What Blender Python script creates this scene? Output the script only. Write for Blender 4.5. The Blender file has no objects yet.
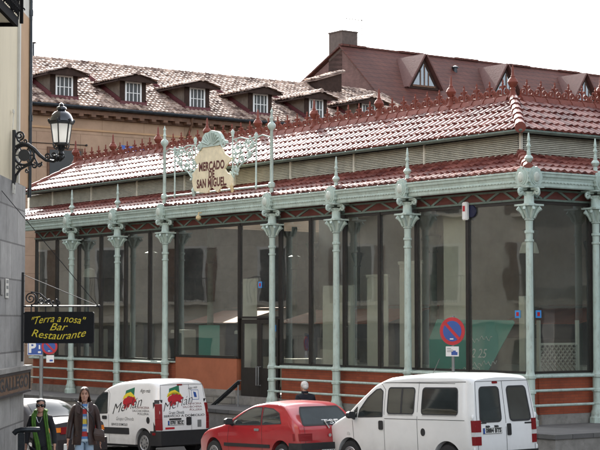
import bpy, bmesh, math, random
from mathutils import Vector, Matrix
random.seed(7)
PI = math.pi
S = bpy.context.scene
COL = S.collection
R = math.radians

# ------------------------------------------------------------------ camera numbers
F = 1720.0; HY = 319.0; CZ = 2.85
PITCH = math.atan((HY-225)/F)
TH = math.atan2(F/math.cos(PITCH), 1260)     # heading of the long market side's normal frame
TH = math.pi/2-TH                            # angle of the short facade against +X
C0 = (5.0718, 38.0)
DB = (math.cos(TH), math.sin(TH)); DA = (-math.sin(TH), math.cos(TH))
def W(x, y, z=0): return (C0[0]+x*DB[0]+y*DA[0], C0[1]+x*DB[1]+y*DA[1], z)
def zg(Y):
    return -0.035*(min(Y, 44)-29) if Y > -15 else -0.035*(-44)

# ------------------------------------------------------------------ materials
def nodes(m):
    m.use_nodes = True
    return m.node_tree.nodes, m.node_tree.links, m.node_tree.nodes['Principled BSDF']
MATS = {}
def mat(name, col, rough=.6, var=.12, scale=2.0, bump=0.0, bscale=30, metal=0.0, spec=.5, coat=0.0, col2=None, attr=False, dirt=0.0, stretch=None, dirtcol=None, road=False):
    m = bpy.data.materials.new(name); n, l, b = nodes(m)
    tc = n.new('ShaderNodeTexCoord'); co = tc.outputs['Object']
    if stretch:
        mp = n.new('ShaderNodeMapping'); mp.inputs['Scale'].default_value = stretch; l.new(co, mp.inputs['Vector']); co = mp.outputs['Vector']
    nz = n.new('ShaderNodeTexNoise'); nz.inputs['Scale'].default_value = scale; nz.inputs['Detail'].default_value = 6
    nz.inputs['Roughness'].default_value = .65
    l.new(co, nz.inputs['Vector'])
    mx = n.new('ShaderNodeMix'); mx.data_type = 'RGBA'
    c2 = col2 if col2 else tuple(c*(1-2*var) for c in col)
    c1 = col if col2 else tuple(min(1, c*(1+var)) for c in col)
    mx.inputs[6].default_value = (*c1, 1); mx.inputs[7].default_value = (*c2, 1)
    cr = n.new('ShaderNodeMapRange'); cr.inputs[1].default_value = .3; cr.inputs[2].default_value = .7
    if attr:
        at = n.new('ShaderNodeAttribute'); at.attribute_name = 'tile'
        ad = n.new('ShaderNodeMath'); ad.operation = 'MULTIPLY_ADD'; ad.inputs[1].default_value = .32
        ml = n.new('ShaderNodeMath'); ml.operation = 'MULTIPLY'; ml.inputs[1].default_value = .68
        l.new(nz.outputs['Fac'], ml.inputs[0]); l.new(at.outputs['Fac'], ad.inputs[0]); l.new(ml.outputs[0], ad.inputs[2])
        l.new(ad.outputs[0], cr.inputs[0])
    else:
        l.new(nz.outputs['Fac'], cr.inputs[0])
    l.new(cr.outputs[0], mx.inputs[0])
    out = mx.outputs[2]
    if dirt:
        n2 = n.new('ShaderNodeTexNoise'); n2.inputs['Scale'].default_value = scale*3.1; n2.inputs['Detail'].default_value = 8; n2.inputs['Roughness'].default_value = .7
        l.new(co, n2.inputs['Vector'])
        r2 = n.new('ShaderNodeMapRange'); r2.inputs[1].default_value = .52; r2.inputs[2].default_value = .72; r2.inputs[4].default_value = dirt
        l.new(n2.outputs['Fac'], r2.inputs[0])
        m2 = n.new('ShaderNodeMix'); m2.data_type = 'RGBA'; l.new(r2.outputs[0], m2.inputs[0]); l.new(out, m2.inputs[6])
        m2.inputs[7].default_value = (*dirtcol, 1) if dirtcol else (col[0]*.35, col[1]*.33, col[2]*.3, 1); out = m2.outputs[2]
    if road:      # dried road spray low on the bodywork
        sp = n.new('ShaderNodeSeparateXYZ'); l.new(tc.outputs['Object'], sp.inputs[0])
        r3 = n.new('ShaderNodeMapRange'); r3.interpolation_type = 'SMOOTHSTEP'; r3.inputs[1].default_value = .85; r3.inputs[2].default_value = .25; r3.inputs[4].default_value = .55
        l.new(sp.outputs['Z'], r3.inputs[0])
        n4 = n.new('ShaderNodeTexNoise'); n4.inputs['Scale'].default_value = 6; n4.inputs['Detail'].default_value = 8; l.new(tc.outputs['Object'], n4.inputs['Vector'])
        mm = n.new('ShaderNodeMath'); mm.operation = 'MULTIPLY'; l.new(r3.outputs[0], mm.inputs[0]); l.new(n4.outputs['Fac'], mm.inputs[1])
        m3 = n.new('ShaderNodeMix'); m3.data_type = 'RGBA'; l.new(mm.outputs[0], m3.inputs[0]); l.new(out, m3.inputs[6]); m3.inputs[7].default_value = (.20, .175, .14, 1); out = m3.outputs[2]
    l.new(out, b.inputs['Base Color'])
    b.inputs['Roughness'].default_value = rough; b.inputs['Metallic'].default_value = metal
    b.inputs['Specular IOR Level'].default_value = spec; b.inputs['Coat Weight'].default_value = coat; b.inputs['Coat Roughness'].default_value = .05
    if bump:
        bn = n.new('ShaderNodeTexNoise'); bn.inputs['Scale'].default_value = bscale; bn.inputs['Detail'].default_value = 5
        l.new(co, bn.inputs['Vector'])
        bp = n.new('ShaderNodeBump'); bp.inputs['Strength'].default_value = bump; bp.inputs['Distance'].default_value = .02
        l.new(bn.outputs['Fac'], bp.inputs['Height']); l.new(bp.outputs['Normal'], b.inputs['Normal'])
    MATS[name] = m
    return m
def brickmat(name, c1, c2, mortar, bw, bh, msize=.01, rough=.8, bump=.4, axis='xz', off=.5, scale2=1.2):
    m = bpy.data.materials.new(name); n, l, b = nodes(m)
    tc = n.new('ShaderNodeTexCoord'); sp = n.new('ShaderNodeSeparateXYZ'); cb = n.new('ShaderNodeCombineXYZ')
    l.new(tc.outputs['Object'], sp.inputs[0])
    ad = n.new('ShaderNodeMath'); ad.operation = 'ADD'
    l.new(sp.outputs['X'], ad.inputs[0]); l.new(sp.outputs['Y'], ad.inputs[1])
    l.new(ad.outputs[0], cb.inputs[0]); l.new(sp.outputs['Z'], cb.inputs[1])
    br = n.new('ShaderNodeTexBrick'); br.inputs['Scale'].default_value = 1; br.offset = off
    br.inputs['Brick Width'].default_value = bw; br.inputs['Row Height'].default_value = bh
    br.inputs['Mortar Size'].default_value = msize; br.inputs['Mortar Smooth'].default_value = .2
    br.inputs['Color1'].default_value = (*c1, 1); br.inputs['Color2'].default_value = (*c2, 1); br.inputs['Mortar'].default_value = (*mortar, 1)
    l.new(cb.outputs[0], br.inputs['Vector'])
    nz = n.new('ShaderNodeTexNoise'); nz.inputs['Scale'].default_value = scale2; nz.inputs['Detail'].default_value = 8; nz.inputs['Roughness'].default_value = .7
    l.new(tc.outputs['Object'], nz.inputs['Vector'])
    mr = n.new('ShaderNodeMapRange'); mr.inputs[1].default_value = .25; mr.inputs[2].default_value = .75; mr.inputs[3].default_value = .64; mr.inputs[4].default_value = 1.22
    l.new(nz.outputs['Fac'], mr.inputs[0])
    mu = n.new('ShaderNodeMix'); mu.data_type = 'RGBA'; mu.blend_type = 'MULTIPLY'; mu.inputs[0].default_value = 1
    l.new(br.outputs['Color'], mu.inputs[6]); l.new(mr.outputs[0], mu.inputs[7])
    l.new(mu.outputs[2], b.inputs['Base Color']); b.inputs['Roughness'].default_value = rough
    b.inputs['Specular IOR Level'].default_value = .3
    bp = n.new('ShaderNodeBump'); bp.inputs['Strength'].default_value = bump; bp.inputs['Distance'].default_value = .01
    n3 = n.new('ShaderNodeTexNoise'); n3.inputs['Scale'].default_value = 25; l.new(tc.outputs['Object'], n3.inputs['Vector'])
    s3 = n.new('ShaderNodeMath'); s3.operation = 'MULTIPLY_ADD'; s3.inputs[1].default_value = .35
    iv = n.new('ShaderNodeMath'); iv.operation = 'SUBTRACT'; iv.inputs[0].default_value = 1; l.new(br.outputs['Fac'], iv.inputs[1])
    l.new(n3.outputs['Fac'], s3.inputs[0]); l.new(iv.outputs[0], s3.inputs[2])
    l.new(s3.outputs[0], bp.inputs['Height']); l.new(bp.outputs['Normal'], b.inputs['Normal'])
    MATS[name] = m
    return m
def glassmat(name, tint, k=1.7, rough=.01, wave=.0, ior=1.5):
    m = bpy.data.materials.new(name); n, l, b = nodes(m); n.remove(b)
    o = n['Material Output']
    tr = n.new('ShaderNodeBsdfTransparent'); tr.inputs['Color'].default_value = (*tint, 1)
    gl = n.new('ShaderNodeBsdfGlossy'); gl.inputs['Roughness'].default_value = rough; gl.inputs['Color'].default_value = (1, 1, 1, 1)
    fr = n.new('ShaderNodeFresnel')
    ge = n.new('ShaderNodeNewGeometry'); io = n.new('ShaderNodeMix'); io.data_type = 'FLOAT'      # same reflectance from both sides of the sheet
    io.inputs[2].default_value = ior; io.inputs[3].default_value = 1/ior; l.new(ge.outputs['Backfacing'], io.inputs[0]); l.new(io.outputs[0], fr.inputs['IOR'])
    df = n.new('ShaderNodeBsdfDiffuse'); df.inputs['Color'].default_value = (.50, .53, .50, 1)
    tc0 = n.new('ShaderNodeTexCoord'); nd = n.new('ShaderNodeTexNoise'); nd.inputs['Scale'].default_value = .8; nd.inputs['Detail'].default_value = 6; l.new(tc0.outputs['Object'], nd.inputs['Vector'])
    rd = n.new('ShaderNodeMapRange'); rd.inputs[1].default_value = .3; rd.inputs[2].default_value = .75; rd.inputs[3].default_value = .03; rd.inputs[4].default_value = .11; l.new(nd.outputs['Fac'], rd.inputs[0])
    dm = n.new('ShaderNodeMixShader'); l.new(rd.outputs[0], dm.inputs[0]); l.new(tr.outputs[0], dm.inputs[1]); l.new(df.outputs[0], dm.inputs[2])
    mu = n.new('ShaderNodeMath'); mu.operation = 'MULTIPLY'; mu.inputs[1].default_value = k; mu.use_clamp = True
    l.new(fr.outputs[0], mu.inputs[0])
    mx = n.new('ShaderNodeMixShader'); l.new(mu.outputs[0], mx.inputs[0]); l.new(dm.outputs[0], mx.inputs[1]); l.new(gl.outputs[0], mx.inputs[2])
    l.new(mx.outputs[0], o.inputs['Surface'])
    if wave:
        tc = n.new('ShaderNodeTexCoord'); nz = n.new('ShaderNodeTexNoise'); nz.inputs['Scale'].default_value = 1.1; nz.inputs['Detail'].default_value = 1.2
        l.new(tc.outputs['Object'], nz.inputs['Vector'])
        bp = n.new('ShaderNodeBump'); bp.inputs['Strength'].default_value = wave; bp.inputs['Distance'].default_value = .05
        l.new(nz.outputs['Fac'], bp.inputs['Height']); l.new(bp.outputs['Normal'], gl.inputs['Normal']); l.new(bp.outputs['Normal'], fr.inputs['Normal'])
    MATS[name] = m
    return m

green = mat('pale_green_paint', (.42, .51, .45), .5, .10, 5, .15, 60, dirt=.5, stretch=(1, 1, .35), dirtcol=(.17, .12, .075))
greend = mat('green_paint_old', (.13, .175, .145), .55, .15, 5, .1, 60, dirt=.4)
redtile = mat('red_clay_tile', (.23, .080, .062), .38, .0, .8, .25, 25, col2=(.07, .015, .013), attr=True, spec=.2)
oldtile = mat('old_clay_tile', (.58, .435, .345), .7, .0, 1.2, .3, 18, col2=(.075, .038, .029), attr=True, spec=.35)
terrac = mat('terracotta_cresting', (.185, .05, .032), .65, .12, 6, .2, 40, dirt=.3, spec=.3)
louvm = mat('louvre_paint', (.58, .555, .46), .7, .12, 3, .1, 30, dirt=.35)
darkm = mat('dark_void', (.02, .02, .02), .9, .1)
frame = mat('dark_bronze_frame', (.022, .018, .015), .45, .15, 8)
brick = brickmat('red_brick', (.34, .085, .040), (.27, .066, .033), (.20, .07, .042), .24, .065, .006, .75, .3)
panelm = mat('red_panel', (.36, .115, .055), .6, .08, 2, .05, 40, dirt=.15)
soff = mat('red_soffit', (.12, .032, .024), .7, .12, 4)
stoneb = mat('granite_base', (.26, .245, .22), .85, .15, 3, .4, 40, dirt=.35)
steps = brickmat('granite_steps', (.24, .225, .195), (.20, .19, .165), (.10, .09, .08), .9, .17, .012, .85, .4)
paving = brickmat('paving', (.15, .145, .135), (.125, .12, .115), (.06, .06, .055), .6, .4, .01, .85, .3)
asph = mat('asphalt', (.055, .053, .05), .85, .2, .7, .5, 60, dirt=.3)
glassA = glassmat('shop_glass', (.72, .77, .71), 2.8, .02, .075)
glassB = glassmat('window_glass', (.5, .52, .5), 1.6, .01, .03)
carglass = mat('car_glass', (.028, .036, .036), .03, .3, 1.2, spec=1.0, coat=1.0)
white = mat('white_car_paint', (.78, .78, .76), .28, .03, 1.2, coat=.6, dirt=.08, road=True)
red = mat('red_car_paint', (.38, .014, .020), .28, .05, 1.2, coat=.7, dirt=.1, road=True)
greycar = mat('grey_car_paint', (.05, .05, .054), .6, .06, 1.2, coat=.05, spec=.2, dirt=.15)
blackp = mat('black_plastic', (.018, .018, .019), .5, .1, 6)
rubber = mat('tyre_rubber', (.02, .02, .02), .8, .1, 6)
alloy = mat('wheel_silver', (.45, .45, .45), .35, .1, 6, metal=.7)
lampred = mat('tail_lamp_red', (.20, .008, .010), .45, .05, 8, spec=.3)
carglassd = mat('dark_car_glass', (.022, .03, .03), .06, .3, 1.2, spec=.35)
lampora = mat('indicator_orange', (.7, .2, .02), .15, .05, 8, coat=.8)
lampclr = mat('lamp_clear', (.6, .6, .58), .12, .05, 8, coat=.8)
platew = mat('plate_white', (.72, .72, .68), .5, .05, 8)
blacki = mat('black_ironwork', (.012, .012, .013), .4, .2, 8, spec=.5)
dmetal = mat('dark_metal', (.035, .04, .045), .35, .2, 6, metal=.6)
steel = mat('galvanised_steel', (.22, .225, .22), .5, .1, 6, metal=.3)
seam = mat('panel_seam', (.03, .03, .03), .8, .0)
ink = mat('black_ink', (.02, .02, .02), .6, 0)
redink = mat('dark_red_ink', (.14, .015, .015), .6, 0)
yellow = mat('yellow_paint', (.72, .56, .03), .5, .05)
cream = mat('cream_sign_paint', (.74, .64, .43), .5, .08, 5, dirt=.2)
blue = mat('blue_paint', (.02, .075, .30), .4, .05)
bluel = mat('light_blue_paint', (.05, .26, .60), .4, .05)
redp = mat('red_sign_paint', (.42, .015, .025), .4, .05)
whitep = mat('white_paint', (.72, .72, .70), .5, .05)
beige = mat('beige_render', (.66, .57, .40), .9, .05, .8, .15, 30, dirt=.16, stretch=(1, 1, .3))
tan = mat('tan_render', (.46, .285, .155), .9, .07, .9, .12, 30, dirt=.08)
offw = mat('offwhite_stucco', (.60, .57, .50), .9, .06, 1.5, .1, 30, dirt=.1)
ashlar = brickmat('grey_ashlar', (.34, .325, .30), (.25, .24, .225), (.15, .14, .13), 1.05, .58, .014, .85, .5, scale2=2.2)
bstone = brickmat('brown_block_render', (.40, .27, .18), (.37, .245, .165), (.26, .17, .11), 2.1, .75, .014, .9, .15, scale2=.6)
wood = mat('brown_wood', (.13, .062, .032), .7, .2, 5)
darkw = mat('dark_stained_wood', (.042, .024, .018), .8, .2, 5, spec=.2)
matblk = mat('matt_black_iron', (.010, .010, .011), .9, .1, 5, spec=.05)
signblk = mat('black_sign_panel', (.004, .004, .005), .6, .1, 5, spec=.25)
stoneh = brickmat('shaded_grey_render', (.11, .10, .085), (.10, .09, .075), (.10, .09, .07), 3.2, .9, .012, .9, .1, scale2=.5)  # shade put into the colour: darkened to dim this sunlit wall's reflection
dkred = mat('dark_red_paint', (.10, .016, .02), .6, .15, 3)
plast = mat('grey_brown_plaster', (.17, .135, .105), .9, .2, 2.5, .2, 25, dirt=.4)
redroof = brickmat('dark_red_roof', (.115, .038, .025), (.095, .030, .021), (.05, .018, .014), .42, .26, .018, .7, .35, scale2=.7)
pinkbr = brickmat('pink_brick', (.17, .088, .074), (.135, .068, .058), (.14, .095, .085), .26, .07, .012, .85, .4, scale2=2)
greyb = mat('grey_brown_brick', (.105, .078, .065), .85, .15, 5, .3, 40)
milk = mat('milky_lamp_glass', (.80, .80, .80), .25, .03, 3)
_n = milk.node_tree.nodes; _t = _n.new('ShaderNodeBsdfTranslucent'); _t.inputs['Color'].default_value = (.85, .85, .83, 1); _x = _n.new('ShaderNodeMixShader'); _x.inputs[0].default_value = .85
milk.node_tree.links.new(_n['Principled BSDF'].outputs[0], _x.inputs[1]); milk.node_tree.links.new(_t.outputs[0], _x.inputs[2]); milk.node_tree.links.new(_x.outputs[0], _n['Material Output'].inputs['Surface'])
greenl = mat('cream_green_paint', (.48, .52, .45), .5, .1, 5, dirt=.25)
boardw = mat('brown_sign_board', (.15, .08, .04), .6, .2, 7, dirt=.3)
teal = mat('teal_banner', (.075, .31, .26), .6, .06, 1)
lattice = mat('pale_lattice', (.5, .48, .42), .6, .1)
skin = mat('skin', (.42, .22, .15), .5, .06, 8)
hairb = mat('brown_hair', (.055, .026, .014), .45, .3, 30, .4, 120)
hairk = mat('dark_hair', (.014, .011, .01), .45, .3, 30, .4, 120)
hairw = mat('white_hair', (.62, .61, .58), .7, .1, 30, .4, 120)
leather = mat('brown_leather', (.032, .012, .008), .55, .25, 9, .3, 40)
blackc = mat('black_cloth', (.011, .011, .014), .85, .2, 9, .3, 60)
scarf = mat('green_scarf', (.055, .14, .012), .85, .2, 12, .4, 80)
denim = mat('light_denim', (.30, .40, .50), .85, .12, 9, .2, 80)
navy = mat('black_wool_coat', (.010, .010, .016), .9, .2, 9, .3, 60)
lens = mat('sunglass_lens', (.01, .01, .01), .08, 0, 8)
lipm = mat('lip', (.30, .10, .085), .5, 0)
brownbag = mat('bag_leather', (.05, .022, .013), .5, .2, 8)
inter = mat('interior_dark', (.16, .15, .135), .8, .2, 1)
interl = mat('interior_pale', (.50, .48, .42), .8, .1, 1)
awnr = mat('stall_awning', (.35, .08, .03), .7, .1)
gold = mat('warm_beige', (.55, .42, .22), .6, .1)
opw = brickmat('opposite_render', (.60, .54, .42), (.56, .50, .39), (.45, .40, .31), 3.2, .9, .012, .9, .1, scale2=.5)
dkopen = mat('dark_opening', (.02, .022, .022), .3, .1)
stripe = {}
for nm, c in (('sweater_red', (.42, .035, .03)), ('sweater_yellow', (.62, .45, .06)), ('sweater_blue', (.10, .22, .45)), ('sweater_pale', (.45, .55, .62))):
    stripe[nm] = mat(nm, c, .85, .1, 10)

# ------------------------------------------------------------------ mesh builder
class MB:
    def __init__(s, o=(0, 0, 0)):
        s.v = []; s.f = []; s.mi = []; s.m = 0; s.col = []; s.c = .5; s.o = o; s.usecol = False
    def V(s, p): s.v.append(tuple(p)); s.col.append(s.c); return len(s.v)-1
    def Fc(s, ids): s.f.append(tuple(ids)); s.mi.append(s.m)
    def poly(s, pts): s.Fc([s.V(p) for p in pts])
    def box(s, x0, x1, y0, y1, z0, z1):
        p = [(x0, y0, z0), (x1, y0, z0), (x1, y1, z0), (x0, y1, z0), (x0, y0, z1), (x1, y0, z1), (x1, y1, z1), (x0, y1, z1)]
        i = [s.V(q) for q in p]
        for f in ((3, 2, 1, 0), (4, 5, 6, 7), (0, 1, 5, 4), (1, 2, 6, 5), (2, 3, 7, 6), (3, 0, 4, 7)): s.Fc([i[k] for k in f])
    def bar(s, a, b, w, h, up=(0, 0, 1)):
        a = Vector(a); b = Vector(b); d = (b-a).normalized(); u = Vector(up)
        sd = d.cross(u)
        if sd.length < 1e-4: sd = d.cross(Vector((1, 0, 0)))
        sd.normalize(); u = sd.cross(d).normalized()
        q = []
        for p in (a, b):
            for sx, sy in ((-1, -1), (1, -1), (1, 1), (-1, 1)): q.append(s.V(p+sd*sx*w/2+u*sy*h/2))
        for f in ((3, 2, 1, 0), (4, 5, 6, 7), (0, 1, 5, 4), (1, 2, 6, 5), (2, 3, 7, 6), (3, 0, 4, 7)): s.Fc([q[k] for k in f])
    def loft(s, rings, closed=True, cap=True, strip=False):
        ids = [[s.V(p) for p in r] for r in rings]; n = len(ids[0])
        for a, b in zip(ids, ids[1:]):
            for k in range(n if closed else n-1):
                j = (k+1) % n; s.Fc((a[k], a[j], b[j], b[k]))
        if cap and closed:
            s.Fc(list(reversed(ids[0]))); s.Fc(ids[-1])
    def tube(s, pts, r, n=8, cap=True):
        pts = [Vector(p) for p in pts]; rings = []
        rr = r if isinstance(r, (list, tuple)) else [r]*len(pts)
        prev = None
        for i, p in enumerate(pts):
            d = (pts[min(i+1, len(pts)-1)]-pts[max(i-1, 0)]).normalized()
            if prev is None:
                u = d.cross(Vector((0, 0, 1)))
                if u.length < 1e-3: u = d.cross(Vector((1, 0, 0)))
            else:
                u = prev-d*prev.dot(d)
            u.normalize(); prev = u; w = d.cross(u)
            rings.append([p+(u*math.cos(2*PI*k/n)+w*math.sin(2*PI*k/n))*rr[i] for k in range(n)])
        s.loft(rings, True, cap)
    def lathe(s, prof, c=(0, 0, 0), n=14, axis='z', cap=True, rot=0):
        rings = []
        for r, h in prof:
            ring = []
            for k in range(n):
                a = 2*PI*k/n+rot; x, y = r*math.cos(a), r*math.sin(a)
                if axis == 'z': q = (c[0]+x, c[1]+y, c[2]+h)
                elif axis == 'x': q = (c[0]+h, c[1]+x, c[2]+y)
                else: q = (c[0]+y, c[1]+h, c[2]+x)
                ring.append(q)
            rings.append(ring)
        s.loft(rings, True, cap)
    def ell(s, c, r, n=12, m=8):
        s.lathe([(max(1e-3, math.sin(PI*k/m))*1.0, -math.cos(PI*k/m)) for k in range(m+1)], (0, 0, 0), n)
        cnt = n*(m+1)
        for i in range(len(s.v)-cnt, len(s.v)):
            v = s.v[i]; s.v[i] = (c[0]+v[0]*r[0], c[1]+v[1]*r[1], c[2]+v[2]*r[2])
    def extr(s, pts, fn, d0, d1):
        """flat outline pts (u,v) mapped by fn(u,v,depth), between two depths"""
        a = [s.V(fn(u, v, d0)) for u, v in pts]; b = [s.V(fn(u, v, d1)) for u, v in pts]; n = len(pts)
        s.Fc(list(reversed(a))); s.Fc(b)
        for k in range(n): j = (k+1) % n; s.Fc((a[k], a[j], b[j], b[k]))
    def sweep(s, prof, path):
        """prof: (outward,z); path: list of fn(out,z)->point"""
        s.loft([[fn(o, z) for o, z in prof] for fn in path], True, True)
    def flats(s, tris_v, tris_f, fn):
        ids = [s.V(fn(u, v)) for u, v in tris_v]
        for f in tris_f: s.Fc([ids[k] for k in f])
    def build(s, name, m, parent=None, smooth=None, loc=None, rz=None, bevel=0, fix=True):
        me = bpy.data.meshes.new(name)
        o = s.o
        me.from_pydata([(v[0]-o[0], v[1]-o[1], v[2]-o[2]) for v in s.v], [], s.f)
        for mm in (m if isinstance(m, (list, tuple)) else [m]): me.materials.append(mm)
        if isinstance(m, (list, tuple)):
            for p, k in zip(me.polygons, s.mi): p.material_index = k
        if s.usecol:
            at = me.attributes.new('tile', 'FLOAT', 'POINT')
            at.data.foreach_set('value', s.col)
        if fix or bevel:
            b = bmesh.new(); b.from_mesh(me)
            if fix: bmesh.ops.recalc_face_normals(b, faces=b.faces)
            if bevel: bmesh.ops.bevel(b, geom=b.edges[:], offset=bevel, segments=2, affect='EDGES', clamp_overlap=True)
            b.to_mesh(me); b.free()
        if smooth is not None:
            me.polygons.foreach_set('use_smooth', [True]*len(me.polygons))
            me.set_sharp_from_angle(angle=R(smooth))
        ob = bpy.data.objects.new(name, me); COL.objects.link(ob)
        if parent: ob.parent = parent
        if loc: ob.location = loc
        if rz is not None: ob.rotation_euler = (0, 0, rz)
        return ob

def tag(o, label=None, cat=None, group=None, kind=None):
    if label: o['label'] = label
    if cat: o['category'] = cat
    if group: o['group'] = group
    if kind: o['kind'] = kind
    return o
def empty(name, loc, rz=0, label=None, cat=None, group=None):
    o = bpy.data.objects.new(name, None); o.empty_display_size = .3; COL.objects.link(o)
    o.location = loc; o.rotation_euler = (0, 0, rz)
    return tag(o, label, cat, group)
def kids(o): return [c for c in bpy.data.objects if c.parent == o]
def copy_tree(o, parent=None):
    c = o.copy(); COL.objects.link(c)
    if parent: c.parent = parent
    for ch in kids(o): copy_tree(ch, c)
    return c

_font_cache = {}
def text2d(body, size=1.0, shear=0.0, bold=0.0, sx=1.0, align='CENTER', space=1.0):
    key = (body, size, shear, bold, sx, align, space)
    if key in _font_cache: return _font_cache[key]
    cu = bpy.data.curves.new('lettering', 'FONT'); cu.body = body; cu.size = size; cu.shear = shear; cu.offset = bold
    cu.align_x = align; cu.align_y = 'CENTER'; cu.resolution_u = 3; cu.space_character = space
    ob = bpy.data.objects.new('lettering', cu); COL.objects.link(ob)
    dg = bpy.context.evaluated_depsgraph_get(); dg.update()
    me = bpy.data.meshes.new_from_object(ob.evaluated_get(dg))
    v = [(p.co.x*sx, p.co.y) for p in me.vertices]; f = [tuple(p.vertices) for p in me.polygons]
    bpy.data.objects.remove(ob); bpy.data.curves.remove(cu); bpy.data.meshes.remove(me)
    _font_cache[key] = (v, f)
    return v, f

def tiles(mb, O, U, Vd, N, vlen, urange, pitch, row, amp, step, ns=6, barrel=False, jit=.006):
    """courses of curved tiles; O origin, U along eave, Vd up slope, N normal; urange(v)->(lo,hi)"""
    O, U, Vd, N = Vector(O), Vector(U), Vector(Vd), Vector(N); mb.usecol = True
    nr = int(math.ceil(vlen/row))
    for i in range(nr):
        v0 = i*row; v1 = min(v0+row*1.12, vlen+.02); lo, hi = urange(v0+row*.5)
        c0 = int(math.floor(lo/pitch)); c1 = int(math.ceil(hi/pitch))
        for c in range(c0, c1):
            u0 = c*pitch
            if u0+pitch*.5 < lo or u0+pitch*.5 > hi: continue
            mb.c = random.random(); dj = random.uniform(-1, 1)*jit; dv = random.uniform(-1, 1)*jit*2
            low, up, lip = [], [], []
            for k in range(ns+1):
                t = k/ns; 
                if barrel: h = amp*(abs(math.sin(PI*t))**.7)
                else: h = amp*(.5-.5*math.cos(2*PI*t))**1.3
                u = u0+pitch*t
                low.append(mb.V(O+U*u+Vd*(v0+dv)+N*(h+step+dj)))
                up.append(mb.V(O+U*u+Vd*v1+N*(h*.85+dj*.5)))
                lip.append(mb.V(O+U*u+Vd*(v0+dv+.004)+N*(h*.6-.012)))
            for k in range(ns):
                mb.Fc((low[k], low[k+1], up[k+1], up[k])); mb.Fc((lip[k], lip[k+1], low[k+1], low[k]))

def spiral(c, r, turns, fn, a0=0, n=26, inner=.15, sgn=1):
    pts = []
    for k in range(n+1):
        t = k/n; rr = r*(1-(1-inner)*t); a = a0+sgn*turns*2*PI*t
        pts.append(fn(c[0]+rr*math.cos(a), c[1]+rr*math.sin(a)))
    return pts

# ================================================================== MARKET HALL
GZ = .5                                   # terrace level
mk = empty('market_hall', W(0, 0, GZ), TH, 'long iron and glass market hall with pale green columns and red tiled roof', 'market hall')
MO = (0, 0, GZ)
def M(): return MB(MO)
LEN = 23.93; WID = 19.0; UL = 25.85
colA = [0, 4.2, 7.03, 9.85, 15.27, 18.05, 20.95]
colB = [2.09, 4.95, 7.8, 10.65, 13.5, 16.4]
# ---- columns
def column(parent):
    b = M()
    # round shaft with rings
    b.lathe([(.098, .95), (.098, 1.20), (.125, 1.21), (.125, 1.27), (.105, 1.285), (.105, 1.52), (.13, 1.54), (.13, 1.60), (.10, 1.63), (.088, 1.7), (.078, 4.55), (.10, 4.56), (.10, 4.60), (.078, 4.61),
             (.082, 4.74), (.105, 4.75), (.105, 4.80), (.08, 4.81), (.083, 5.05)], n=16)
    sh = b.build('column', green, parent, smooth=40)
    b = M()
    b.lathe([(.19, .50), (.19, .62), (.165, .64), (.15, .68)], n=8, rot=PI/8)
    b.lathe([(.15, .68), (.155, .74), (.125, .80), (.115, .92), (.13, .93), (.13, .955), (.1, .97)], n=14)
    b.build('column_base', green, sh, smooth=35)
    b = M()
    b.lathe([(.083, 5.02), (.11, 5.04), (.10, 5.08), (.115, 5.14), (.155, 5.22), (.20, 5.31), (.22, 5.33), (.17, 5.36), (.15, 5.40)], n=16)
    for k in range(8):
        a = PI/8+k*PI/4; r0 = .115
        p = [(r0*math.cos(a), r0*math.sin(a), 5.08), ((r0+.055)*math.cos(a), (r0+.055)*math.sin(a), 5.20), ((r0+.15)*math.cos(a), (r0+.15)*math.sin(a), 5.31), ((r0+.165)*math.cos(a), (r0+.165)*math.sin(a), 5.275), ((r0+.13)*math.cos(a), (r0+.13)*math.sin(a), 5.25)]
        b.tube(p, [.03, .038, .036, .03, .02], 6)
    b.box(-.23, .23, -.23, .23, 5.345, 5.385)
    b.lathe([(.15, 5.38), (.115, 5.42), (.11, 5.60), (.13, 5.62), (.15, 5.66)], n=12)
    b.build('capital', green, sh, smooth=40)
    # double scroll bracket under the gutter
    b = M()
    for sx, sy in ((0, 1), (0, -1), (1, 0), (-1, 0)):
        f = lambda u, v: (sx*u, sy*u, v)
        b.tube(spiral((.25, 5.66), .075, 1.2, f, a0=PI/2, n=16, inner=.2, sgn=-1), .03, 6)
        b.bar((sx*.1, sy*.1, 5.72), (sx*.27, sy*.27, 5.72), .09, .05)
        b.tube([f(.1, 5.6), f(.16, 5.62), f(.2, 5.68)], .03, 6)
    b.box(-.24, .24, -.24, .24, 5.745, 5.775)
    b.build('scroll_bracket', green, sh, smooth=40)
    return sh
def medallion(parent, nx, ny):
    """disc with beaded ring on the gutter; normal (nx,ny)"""
    b = M()
    tx, ty = -ny, nx
    def fn(u, v, d): return (nx*d+tx*u, ny*d+ty*u, 5.98+v)
    ov = [(math.cos(2*PI*k/28), math.sin(2*PI*k/28)) for k in range(28)]
    out = []
    for k, (c, s_) in enumerate(ov):
        r = 1+.06*math.cos(2*PI*k/28*14)
        out.append((.205*c*r, .235*s_*r))
    b.extr(out, fn, .13, .215)
    b.extr([(.15*c, .18*s_) for c, s_ in ov], fn, .2, .235)
    b.extr([(.115*c, .145*s_) for c, s_ in ov], fn, .2, .25)
    b.m = 1
    b.loft([[fn(.085*c*q, .115*s_*q, dd) for c, s_ in ov] for q, dd in ((1, .25), (.8, .28), (.4, .29), (.05, .295))])
    b.m = 0
    for q in (-1, 1): b.lathe([(.02, .12), (.055, .13), (.05, .2), (.01, .215)], (q*.2*tx, q*.2*ty, 5.78) if abs(nx) < .1 else (0, q*.2, 5.78), 8, 'y' if abs(ny) > .5 else 'x') if False else None
    b.box(*( (-.25, -.13) if nx < -.5 else (-.13, .13) ), *( (-.16, .16) if nx < -.5 else (-.25, -.13) ), 5.775, 5.80)
    o = b.build('medallion', [green, greenl], parent, smooth=35)
    return o
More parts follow.
